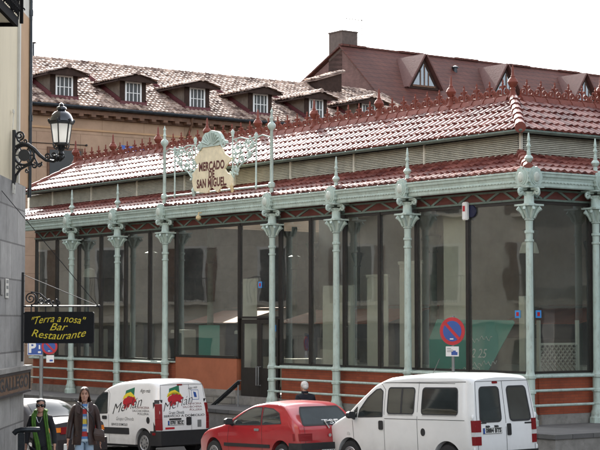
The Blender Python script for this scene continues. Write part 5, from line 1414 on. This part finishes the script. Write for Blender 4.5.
# ---- dark grey saloon behind the walkers
e = place_car('parked_car', 57, 37.2, 37, 'dark grey saloon car partly hidden behind the man in the brown jacket', 'car', .78)
g = Car(e, 4.2, 1.66, [(0, .90), (.1, .94), (.55, .97), (.62, .99), (1.05, 1.30), (1.3, 1.37), (1.9, 1.39), (2.3, 1.33), (2.65, 1.18), (3.1, .94), (3.5, .88), (4.0, .76), (4.2, .6)], .90, 1.39, [(.3, 0), (.6, .0), (.95, .05)], [.85, 3.40], .29, greycar, tumble=.2, rtop=.07, z0=.2)
g.body(); g.wheelset()
for p_ in ([(1.85, .94), (2.72, .92), (2.5, 1.12), (2.2, 1.26), (1.92, 1.29)], [(1.02, .95), (1.78, .94), (1.84, 1.29), (1.45, 1.27), (1.2, 1.16)]):
    for sg in (1, -1):
        w = g.patch('side_window', p_, carglass, .004, sg); b = MB(); g.strip(b, p_+[p_[0]], .022, .0055, sg); b.build('window_rubber', seam, w)
b = MB(); rows = []
for k in range(6):
    x = .62+.46*k/5; z = sm(g.top, x); w = g.hw(x, z)-.14; rows.append([(g.mx(x, z)-.004, w*q/5, z+.035*(1-(q/5)**2)+.010) for q in range(-5, 6)])
b.loft(rows, False, False); b.build('rear_window', carglassd, g.b, smooth=60)
for sg in (1, -1):
    for x0_, x1_, m in ((0, .12, lampora), ):
        bb_ = MB(); bb_.loft([[g.side(.0, z, .010, sg), g.side(.16, z, .010, sg), g.side(.16, z, -.03, sg), (.05, sg*(g.hw(0, z)-.15), z), (-.012, sg*(g.hw(0, z)-.13), z)] for z in (.72, .82)]); bb_.build('indicator_lamp', m, g.root)
    bb_ = MB(); bb_.loft([[(-.012, sg*(g.hw(0, z)-.135), z), (.05, sg*(g.hw(0, z)-.135), z), (.05, sg*(g.hw(0, z)-.40), z), (-.012, sg*(g.hw(0, z)-.40), z)] for z in (.68, .83)]); bb_.build('tail_lamp', lampred, g.root)
    g.patch('side_moulding', rrect(1.2, 3.0, .46, .56, .01), blackp, .015, sg, thick=.015)
b = MB(); b.loft([[(-.06, y, z) if abs(y) < .78 else (.3, y, z) for z in (.28, .56)]+[(.35, y, .56), (.35, y, .28)] for y in (-.84, -.77, 0, .77, .84)]); b.build('rear_bumper', blackp, g.root)
b = MB(); b.box(-.078, -.062, -.26, .26, .38, .49); b.build('number_plate', platew, g.root)
windscreen(g, 3.0, 2.35, 0, 0)

# ================================================================== PEOPLE
def eval_mesh(o, name):
    dg = bpy.context.evaluated_depsgraph_get(); dg.update()
    me = bpy.data.meshes.new_from_object(o.evaluated_get(dg)); me.name = name; return me
def skinned(name, chains, m, parent, voxel=None, extra=None, sub=2, tweak=None):
    """chains: list of lists of (x,y,z,r); chain points sharing coordinates are welded; first point is the root"""
    V, E, Rr = [], [], []; idx = {}
    def vid(p):
        k = tuple(round(q, 4) for q in p[:3])
        if k not in idx: idx[k] = len(V); V.append(p[:3]); Rr.append(p[3])
        return idx[k]
    for ch in chains:
        ids = [vid(p) for p in ch]
        for a, b_ in zip(ids, ids[1:]): E.append((a, b_))
    me = bpy.data.meshes.new(name); me.from_pydata(V, E, []); o = bpy.data.objects.new(name, me); COL.objects.link(o)
    o.modifiers.new('Skin', 'SKIN')
    lay = me.skin_vertices[0].data
    for i, r in enumerate(Rr):
        lay[i].radius = (r, r) if not isinstance(r, tuple) else r; lay[i].use_root = (i == 0)
    o.modifiers.new('Sub', 'SUBSURF').levels = sub
    o.modifiers['Sub'].render_levels = sub
    me2 = eval_mesh(o, name)
    o.modifiers.clear(); o.data = me2
    if extra or voxel:
        bm = bmesh.new(); bm.from_mesh(me2)
        for ex in (extra or []):
            t = bpy.data.meshes.new('t'); t.from_pydata(ex.v, [], ex.f); bm.from_mesh(t); bpy.data.meshes.remove(t)
        bmesh.ops.recalc_face_normals(bm, faces=bm.faces)
        bm.to_mesh(me2); bm.free()
    if voxel:
        md = o.modifiers.new('Re', 'REMESH'); md.mode = 'VOXEL'; md.voxel_size = voxel; md.use_smooth_shade = True
        sm_ = o.modifiers.new('Sm', 'SMOOTH'); sm_.iterations = 2; sm_.factor = .4
        me3 = eval_mesh(o, name); o.modifiers.clear(); o.data = me3
    if tweak:
        for q in o.data.vertices: q.co = tweak(q.co)
    o.data.materials.clear(); o.data.materials.append(m)
    o.data.polygons.foreach_set('use_smooth', [True]*len(o.data.polygons))
    if parent: o.parent = parent
    return o
def head(cx, cy, cz, yaw=0, s=1.0, beard=False):
    """head mesh facing -y, chin at cz-.11"""
    b = MB(); rings = []
    prof = [(-.118, .030, .030, -.055), (-.108, .046, .045, -.045), (-.085, .058, .070, -.022), (-.05, .066, .086, -.004), (-.015, .071, .092, .004), (.02, .074, .096, .008), (.06, .074, .098, .010), (.09, .066, .09, .012), (.112, .048, .068, .014), (.124, .02, .03, .015)]
    for z, rx, ry, oy in prof:
        rg = []
        for k in range(20):
            a = 2*PI*k/20; x = rx*math.cos(a); y = ry*math.sin(a)+oy
            if y < 0 and abs(x) < .05:
                if -.02 < z < .03: y += .008*(1 if abs(x) > .012 else 0)      # eye hollows
            rg.append((x, y, z))
        rings.append(rg)
    b.loft(rings)
    b.loft([[(-.006, -.082, .03), (.006, -.082, .03), (.006, -.07, .03), (-.006, -.07, .03)], [(-.016, -.108, -.028), (.016, -.108, -.028), (.02, -.07, -.03), (-.02, -.07, -.03)], [(-.012, -.092, -.040), (.012, -.092, -.040), (.016, -.07, -.042), (-.016, -.07, -.042)]])   # nose
    b.ell((0, -.083, -.066), (.024, .010, .010), 10, 6)          # mouth
    b.ell((0, -.080, -.104), (.02, .014, .014), 10, 6)          # chin
    b.ell((0, -.078, .038), (.05, .014, .010), 12, 6)           # brow
    for q in (-1, 1):
        b.ell((q*.075, .012, -.005), (.010, .02, .034), 8, 6); b.ell((q*.042, -.06, -.03), (.02, .02, .018), 8, 6)
    cs, sn = math.cos(yaw), math.sin(yaw)
    b.v = [((x*cs-y*sn)*s+cx, (x*sn+y*cs)*s+cy, z*s+cz) for x, y, z in b.v]
    return b
def hand_chains(w, d, side, curl=.6):
    """fingers from wrist w pointing along d (down); returns list of MB tubes"""
    w = Vector(w); d = Vector(d).normalized(); fwd = Vector((0, -1, 0)); fwd = (fwd-d*fwd.dot(d)).normalized(); inn = d.cross(fwd)*side
    b = MB()
    pc = w+d*.05
    b.loft([[w+d*t+fwd*a*q+inn*c*r for a, c in ((-1, -.4), (0, -.6), (1, -.4), (1.0, .4), (0, .6), (-1, .4))] for t, q, r in ((-.02, .022, .03), (.02, .032, .028), (.06, .040, .026), (.09, .040, .022))])
    for i, ln in enumerate((.070, .080, .075, .058)):
        p0 = w+d*.085+fwd*(.030-.020*i); dd = d
        p1 = p0+d*ln*.45; d2 = (d+inn*curl*.7).normalized(); p2 = p1+d2*ln*.32; d3 = (d+inn*curl*1.6).normalized(); p3 = p2+d3*ln*.25
        b.tube([p0, p1, p2, p3], [.0095, .009, .0085, .007], 8)
    t0 = w+d*.03+fwd*.03; t1 = t0+(d*.5+fwd*.7+inn*.3).normalized()*.035; t2 = t1+(d*.85+fwd*.3+inn*.3).normalized()*.03
    b.tube([t0, t1, t2], [.013, .011, .008], 8)
    return b
def leg(hip, knee, ank, toe, r=(.09, .06, .045)):
    return [hip+(r[0],), tuple((Vector(hip)*.5+Vector(knee)*.5))+((r[0]+r[1])/2*1.02,), knee+(r[1],), tuple(Vector(knee)*.6+Vector(ank)*.4)+(r[1]*.98,), ank+(r[2],)]
def shoe(parent, p, m, L_=.27, yaw=0):
    b = MB(); cs, sn = math.cos(yaw), math.sin(yaw)
    rings = []
    for t, w, h in ((.09, .032, .07), (.06, .040, .085), (0, .042, .09), (-.06, .045, .075), (-.12, .048, .055), (-.17, .038, .045), (-.19, .015, .03)):
        rings.append([(w*math.cos(a), t, max(0.002, h*.5+h*.5*math.sin(a))) for a in [2*PI*k/12 for k in range(12)]])
    b.loft([[(p[0]+x*cs-y*sn, p[1]+x*sn+y*cs, p[2]+z) for x, y, z in r] for r in rings])
    return b.build('shoe', m, parent, smooth=50)

# ---------- man in brown leather jacket, walking towards the camera (faces -y)
def man():
    Y = 29.2; e = empty('person', ((85.5-300)/F*Y, Y, zg(Y)), R(6), 'man with long brown hair in a brown leather jacket, striped sweater and pale jeans, walking', 'person')
    H = Vector
    hipz = .93; neck = 1.50
    lw, rw_ = (.30, -.06, .83), (-.31, -.10, .80)
    chains = [[(0, 0, .98, .13), (0, 0, 1.12, .12), (0, .0, 1.28, .14), (0, .0, 1.42, .10), (0, -.005, 1.50, .055), (0, -.015, 1.58, .055), (0, -.02, 1.66, .06)],
              [(0, 0, 1.42, .10), (.19, 0, 1.42, .065), (.255, .02, 1.17, .048), (.295, -.04, .92, .034), (.30, -.06, .86, .030)],
              [(0, 0, 1.42, .10), (-.19, 0, 1.42, .065), (-.265, .01, 1.17, .048), (-.305, -.07, .90, .034), (-.31, -.09, .84, .030)],
              [(0, 0, .98, .13)]+leg((.09, 0, .90), (.10, -.03, .48), (.10, .04, .09), None), [(0, 0, .98, .13)]+leg((-.09, 0, .90), (-.10, -.16, .50), (-.09, -.20, .09), None)]
    body = skinned('body', chains, skin, e, voxel=.0085, extra=[head(0, -.03, 1.655, R(-4), .98), hand_chains((.30, -.06, .86), (.04, -.12, -1), -1), hand_chains((-.31, -.09, .84), (-.02, -.15, -1), 1)])
    # jeans
    skinned('jeans', [[(0, .0, .97, .125), (.085, 0, .86, .105), (.098, -.03, .48, .088), (.102, .04, .10, .082)], [(0, .0, .97, .125), (-.085, -.01, .86, .105), (-.10, -.16, .50, .088), (-.092, -.20, .10, .082)]], denim, e)
    shoe(e, (.10, .02, 0), wood); shoe(e, (-.092, -.24, 0), wood)
    # sweater front, striped
    names = ['sweater_blue', 'sweater_red', 'sweater_pale', 'sweater_yellow', 'sweater_blue', 'sweater_pale', 'sweater_blue', 'sweater_red', 'sweater_blue', 'sweater_pale']
    sw = None
    b = MB(); n = len(names); mats_ = [stripe['sweater_blue'], stripe['sweater_red'], stripe['sweater_pale'], stripe['sweater_yellow']]
    order = {'sweater_blue': 0, 'sweater_red': 1, 'sweater_pale': 2, 'sweater_yellow': 3}
    seq = ['sweater_pale', 'sweater_blue', 'sweater_red', 'sweater_red', 'sweater_blue', 'sweater_pale', 'sweater_blue', 'sweater_yellow', 'sweater_yellow', 'sweater_pale', 'sweater_blue', 'sweater_red', 'sweater_red', 'sweater_pale', 'sweater_blue']
    zz = [.84+.655*k/len(seq) for k in range(len(seq)+1)]
    def tor(z): return (.165 if z < 1.3 else .165-.45*(z-1.3), .142-.22*max(0, z-1.3), )
    ring = lambda z: [(tor(z)[0]*math.cos(2*PI*k/24), tor(z)[1]*math.sin(2*PI*k/24)-.01, z) for k in range(24)]
    for k, nm in enumerate(seq):
        b.m = order[nm]; b.loft([ring(zz[k]), ring(zz[k+1])], True, k in (0, len(seq)-1))
    b.build('sweater', mats_, e, smooth=60)
    # jacket: open front shell with flared hem + sleeves
    b = MB(); rings = []
    hs = [(.78, .236, .200, .36), (.90, .222, .182, .32), (1.02, .205, .165, .27), (1.15, .206, .165, .22), (1.28, .212, .162, .20), (1.38, .212, .15, .22), (1.44, .200, .125, .26), (1.485, .150, .10, .40), (1.525, .085, .078, .75)]
    def shell(off):
        out = []
        for z, rx, ry, gap in hs:
            a0 = -PI/2+gap*1.15; a1 = 1.5*PI-gap*.75; rg = []
            for k in range(33):
                a = a0+(a1-a0)*k/32; wob = 1+.025*math.sin(7*a+z*9)+.015*math.sin(13*a-z*17)
                rg.append(((rx+off)*math.cos(a)*wob, (ry+off)*math.sin(a)*wob, z))
            out.append(rg)
        return out
    so = shell(0); si = shell(-.016)
    rg = [o_+list(reversed(i_)) for o_, i_ in zip(so, si)]
    b.loft(rg, True, True)
    jk = b.build('jacket', leather, e, smooth=60)
    skinned('sleeve', [[(.13, .0, 1.435, .072), (.185, .005, 1.425, .076), (.222, .01, 1.34, .070), (.258, .02, 1.17, .062), (.282, -.02, 1.0, .056), (.298, -.05, .885, .050)]], leather, jk)
    skinned('sleeve', [[(-.13, .0, 1.435, .072), (-.185, .005, 1.425, .076), (-.225, .005, 1.34, .070), (-.266, .01, 1.17, .062), (-.295, -.04, 1.0, .056), (-.308, -.08, .87, .050)]], leather, jk)
    # shirt collar / white lining edges and lapels
    b = MB()
    for q in (1, -1):
        b.loft([[(q*.062, -.082, 1.52), (q*.10, -.035, 1.53), (q*.105, -.05, 1.475), (q*.05, -.118, 1.43)], [(q*.068, -.092, 1.515), (q*.108, -.04, 1.525), (q*.115, -.06, 1.47), (q*.055, -.132, 1.425)]])
        b.loft([[(q*.050-(.0), -.155, z), (q*.078, -.165, z), (q*.078, -.150, z), (q*.050, -.142, z)] for z in (1.43, 1.25, 1.0)]) if q > 0 else None
    b.build('shirt_collar', whitep, e, smooth=50)
    for q in (1, -1):
        b = MB(); b.loft([[(q*.07, -.075, 1.525), (q*.135, -.01, 1.535), (q*.17, -.05, 1.47), (q*.135, -.15, 1.36), (q*.075, -.160, 1.33)], [(q*.078, -.09, 1.52), (q*.145, -.02, 1.53), (q*.182, -.07, 1.465), (q*.145, -.17, 1.35), (q*.085, -.178, 1.32)]])
        b.build('lapel', leather, jk, smooth=50)
    # long hair parted in the middle, open around the face
    b = MB(); hr_ = []
    for z, rx, ry, oy, op in ((1.42, .125, .055, .045, 1.55), (1.48, .128, .075, .035, 1.45), (1.55, .118, .09, .025, 1.38), (1.62, .103, .10, .014, 1.25), (1.67, .094, .105, .004, 1.12), (1.705, .09, .106, -.004, .9), (1.735, .086, .105, -.010, .55), (1.76, .075, .094, -.012, .2), (1.785, .045, .06, -.010, .1), (1.795, .015, .02, -.010, .1)):
        rg = []
        for k in range(33):
            a = -PI/2+op+(2*PI-2*op)*k/32; wob = 1+(.035*math.sin(11*a+z*14)+.03*math.sin(17*a-z*9))*(1 if z < 1.7 else .3)
            rg.append((rx*math.cos(a)*wob, ry*math.sin(a)*wob+oy-.01, z))
        hr_.append(rg+[(x*.84, y*.84+.004, z) for x, y, z in reversed(rg)])
    b.loft(hr_, True, True)
    b.build('hair', hairb, e, smooth=60)
    b = MB()
    for q in (-1, 1): b.ell((q*.030, -.108, 1.668), (.013, .006, .006), 8, 6); b.ell((q*.031, -.112, 1.690), (.02, .006, .005), 8, 5)
    b.build('eye', hairk, e, smooth=60); b = MB(); b.ell((-.002, -.118, 1.590), (.022, .006, .006), 10, 6); b.build('lips', lipm, e, smooth=60)
    # bag with strap
    bg = empty('shoulder_bag', (e.location.x+.25, Y-.06, zg(Y)+.80), R(6), 'dark brown leather bag hanging at the hip of the man in the brown jacket', 'bag')
    b = MB(); b.loft([[(-.07, -.035, .02), (.09, -.035, -.02), (.10, .035, -.02), (-.07, .035, .02)], [(-.09, -.045, .12), (.10, -.045, .09), (.10, .045, .09), (-.09, .045, .12)], [(-.07, -.03, .22), (.08, -.03, .19), (.08, .03, .19), (-.07, .03, .22)]]); b.build('pouch', brownbag, bg, bevel=.012)
    b = MB(); b.tube([(-.07, .0, .24), (-.10, -.115, .40), (-.22, -.125, .55), (-.38, -.10, .68), (-.42, .0, .70)], .008, 6); b.build('strap', blackc, bg, smooth=60)
    pp = empty('paper_packet', (e.location.x-.30, Y-.16, zg(Y)+.70), 0, 'small white packet held low in the hand of the man in the brown jacket', 'packet')
    b = MB(); b.box(-.025, .03, -.015, .015, -.06, .06); b.build('wrapper', platew, pp, bevel=.006)
    return e
man().scale = (.88, .93, .955)
# ---------- woman with green scarf
def woman():
    Y = 28.6; e = empty('person', ((42-300)/F*Y, Y, zg(Y)), R(-4), 'woman in black with sunglasses and a long bright green scarf', 'person')
    chains = [[(0, 0, .88, .12), (0, 0, 1.0, .105), (0, 0, 1.16, .12), (0, 0, 1.28, .085), (0, -.005, 1.35, .048), (0, -.01, 1.42, .05), (0, -.015, 1.49, .055)],
              [(0, 0, 1.28, .085), (.165, 0, 1.27, .055), (.225, .03, 1.04, .042), (.255, -.03, .82, .030), (.26, -.05, .77, .027)],
              [(0, 0, 1.28, .085), (-.165, 0, 1.27, .055), (-.235, .03, 1.04, .042), (-.25, -.02, .82, .030), (-.25, -.04, .77, .027)],
              [(0, 0, .88, .12)]+leg((.085, 0, .80), (.09, -.12, .45), (.085, -.14, .08), None, (.085, .055, .04)), [(0, 0, .88, .12)]+leg((-.085, 0, .80), (-.09, -.02, .44), (-.09, .06, .08), None, (.085, .055, .04))]
    skinned('body', chains, skin, e, voxel=.0085, extra=[head(0, -.02, 1.495, R(8), .93), hand_chains((.26, -.05, .77), (.04, -.12, -1), -1), hand_chains((-.25, -.04, .77), (-.04, -.12, -1), 1)])
    top = [[(0, 0, .72, .175), (0, 0, .86, .168), (0, 0, 1.0, .130), (0, 0, 1.16, .138), (0, .0, 1.28, .10), (0, 0, 1.365, .062)], [(0, 0, 1.28, .10), (.16, 0, 1.275, .07), (.226, .03, 1.04, .056), (.254, -.03, .81, .046)], [(0, 0, 1.28, .10), (-.16, 0, 1.275, .07), (-.236, .03, 1.04, .056), (-.25, -.02, .81, .046)]]
    skinned('jumper', top, blackc, e)
    skinned('trousers', [[(0, .0, .86, .155), (.082, 0, .76, .118), (.09, -.12, .45, .075), (.085, -.14, .09, .06)], [(0, .0, .86, .155), (-.082, -.0, .76, .118), (-.09, -.02, .44, .075), (-.09, .06, .09, .06)]], blackc, e)
    shoe(e, (.085, -.17, 0), blackp); shoe(e, (-.09, .04, 0), blackp)
    b = MB()
    def ribbon(pts, w):
        out = []
        for k, (x, y, z) in enumerate(pts):
            ww = w*(1+.12*math.sin(k*1.7)); out.append([(x-ww/2, y+.012, z), (x-ww*.25, y-.012, z), (x, y+.006*math.sin(k), z), (x+ww*.25, y-.014, z), (x+ww/2, y+.012, z), (x, y+.022, z)])
        return out
    b.loft(ribbon([(-.088, -.035, 1.395), (-.10, -.11, 1.33), (-.10, -.150, 1.22), (-.085, -.155, 1.08), (-.05, -.16, .94), (-.015, -.165, .80), (.0, -.165, .66)], .085))
    b.loft(ribbon([(.082, -.035, 1.395), (.10, -.11, 1.32), (.125, -.145, 1.20), (.145, -.15, 1.06), (.17, -.155, .92), (.19, -.16, .78), (.20, -.16, .68)], .075))
    b.tube([(-.09, -.04, 1.385), (-.085, .04, 1.40), (0, .075, 1.405), (.085, .04, 1.40), (.085, -.04, 1.385)], [.035, .038, .038, .038, .035], 8)
    b.build('scarf', scarf, e, smooth=60)
    b = MB(); b.ell((0, .012, 1.552), (.079, .094, .070), 20, 10); b.ell((0, .095, 1.52), (.05, .045, .05), 12, 8); b.ell((-.006, -.014, 1.568), (.074, .082, .050), 18, 10)
    for q in (-1, 1): b.ell((q*.068, -.005, 1.50), (.018, .05, .05), 10, 6)
    b.build('hair', hairk, e, smooth=60)
    b = MB(); yw = R(8)
    f = lambda x, y, z: (x*math.cos(yw)-y*math.sin(yw), x*math.sin(yw)+y*math.cos(yw)-.02, z)
    for q in (-1, 1):
        b.loft([[f(q*.036+.034*math.cos(a)*s_, -.089+dy+.18*abs(.034*math.cos(a)*s_)*0, 1.50+.026*math.sin(a)*s_) for a in [2*PI*k/14 for k in range(14)]] for s_, dy in ((1, .01), (1, 0), (.8, -.006), (.1, -.008))])
        b.tube([f(q*.066, -.08, 1.508), f(q*.078, -.02, 1.508), f(q*.076, .03, 1.5)], .005, 5)
    b.tube([f(-.012, -.094, 1.508), f(.012, -.094, 1.508)], .005, 5)
    b.build('sunglasses', lens, e, smooth=50)
    b = MB(); b.ell(f(0, -.088, 1.432), (.020, .007, .007), 10, 6); b.build('lips', lipm, e, smooth=60)
    b = MB(); b.tube([(-.05+.1*k/10, -.128-.012*math.sin(PI*k/10), 1.30-.10*math.sin(PI*k/10)) for k in range(11)], .006, 5); b.build('necklace', alloy, e, smooth=60)
    return e
woman().scale = (.94,)*3
# ---------- old man seen from behind by the red car
def oldman():
    Y = 41.4; e = empty('person', ((305-300)/F*Y, Y, zg(Y)), R(-150), 'white haired man in a black coat seen from behind beyond the red car', 'person')
    chains = [[(0, 0, .98, .13), (0, 0, 1.12, .12), (0, 0, 1.28, .14), (0, .0, 1.42, .10), (0, -.005, 1.50, .055), (0, -.03, 1.58, .06), (0, -.045, 1.66, .06)],
              [(0, 0, 1.42, .10), (.19, 0, 1.42, .06), (.25, .02, 1.17, .048), (.27, -.05, .92, .034), (.27, -.07, .86, .03)],
              [(0, 0, 1.42, .10), (-.19, 0, 1.42, .06), (-.25, .02, 1.17, .048), (-.27, -.05, .92, .034), (-.27, -.07, .86, .03)],
              [(0, 0, .98, .13)]+leg((.09, 0, .90), (.10, -.08, .48), (.10, -.08, .09), None), [(0, 0, .98, .13)]+leg((-.09, 0, .90), (-.10, .0, .48), (-.10, .08, .09), None)]
    skinned('body', chains, skin, e, voxel=.0085, extra=[head(0, -.06, 1.665, R(-10), 1.02), hand_chains((.27, -.07, .86), (.02, -.1, -1), -1), hand_chains((-.27, -.07, .86), (-.02, -.1, -1), 1)])
    skinned('coat', [[(0, 0, .70, .22), (0, 0, .98, .175), (0, 0, 1.15, .17), (0, .01, 1.30, .175), (0, .015, 1.43, .125), (0, .0, 1.525, .07)], [(0, .015, 1.43, .125), (.19, .01, 1.415, .085), (.258, .02, 1.17, .070), (.272, -.05, .90, .056)], [(0, .015, 1.43, .125), (-.19, .01, 1.415, .085), (-.258, .02, 1.17, .070), (-.272, -.05, .90, .056)]], navy, e)
    skinned('trousers', [[(0, .0, .9, .14), (.09, 0, .8, .11), (.10, -.08, .48, .085), (.10, -.08, .10, .08)], [(0, .0, .9, .14), (-.09, 0, .8, .11), (-.10, 0, .48, .085), (-.10, .08, .10, .08)]], navy, e)
    shoe(e, (.10, -.1, 0), blackp); shoe(e, (-.10, .06, 0), blackp)
    b = MB(); rings = []
    b.ell((0, -.02, 1.705), (.088, .106, .092), 20, 12); b.ell((0, .022, 1.665), (.078, .078, .075), 18, 10)
    b.v = [(x*(1+.025*math.sin(40*z+30*y)), y, z) for x, y, z in b.v]
    b.build('hair', hairw, e, smooth=60)
    b = MB(); b.lathe([(.078, 1.50), (.086, 1.53), (.080, 1.56), (.07, 1.55)], (0, -.01, 0), 16); b.build('coat_collar', navy, e, smooth=50)
oldman()

# ================================================================== LIGHT, SKY, CAMERA
AZ, EL = -13, 32                        # sun ahead of the camera, a little to the left
wd = bpy.data.worlds.new('World'); S.world = wd; wd.use_nodes = True
n = wd.node_tree.nodes; l = wd.node_tree.links
sk = n.new('ShaderNodeTexSky'); sk.sky_type = 'NISHITA'; sk.sun_disc = False; sk.sun_elevation = R(EL); sk.sun_rotation = R(AZ)
sk.altitude = 600; sk.air_density = 1.0; sk.dust_density = 4.0; sk.ozone_density = 1.0
hs_ = n.new('ShaderNodeHueSaturation'); hs_.inputs['Saturation'].default_value = .35
l.new(sk.outputs[0], hs_.inputs['Color']); l.new(hs_.outputs[0], n['Background'].inputs['Color']); n['Background'].inputs['Strength'].default_value = .15
sd = bpy.data.lights.new('sun', 'SUN'); sd.energy = 2.9; sd.angle = R(.5); sd.color = (1, .95, .87)
so = bpy.data.objects.new('sun', sd); COL.objects.link(so)
dv = Vector((math.sin(R(AZ))*math.cos(R(EL)), math.cos(R(AZ))*math.cos(R(EL)), math.sin(R(EL))))
so.rotation_euler = dv.to_track_quat('Z', 'Y').to_euler(); so.location = (-10, 30, 40)
cam = bpy.data.cameras.new('camera'); co = bpy.data.objects.new('camera', cam); COL.objects.link(co)
co.location = (0, 0, CZ); co.rotation_euler = (PI/2+PITCH, 0, 0); cam.sensor_width = 36; cam.lens = 36*F/600; cam.clip_end = 4000; cam.clip_start = .1
S.camera = co
S.view_settings.view_transform = 'Standard'; S.view_settings.look = 'None'; S.view_settings.gamma = 1; S.view_settings.use_curve_mapping = False
S.view_settings.exposure = 1.95
S.render.engine = 'CYCLES'
S.cycles.max_bounces = 8; S.cycles.transparent_max_bounces = 16
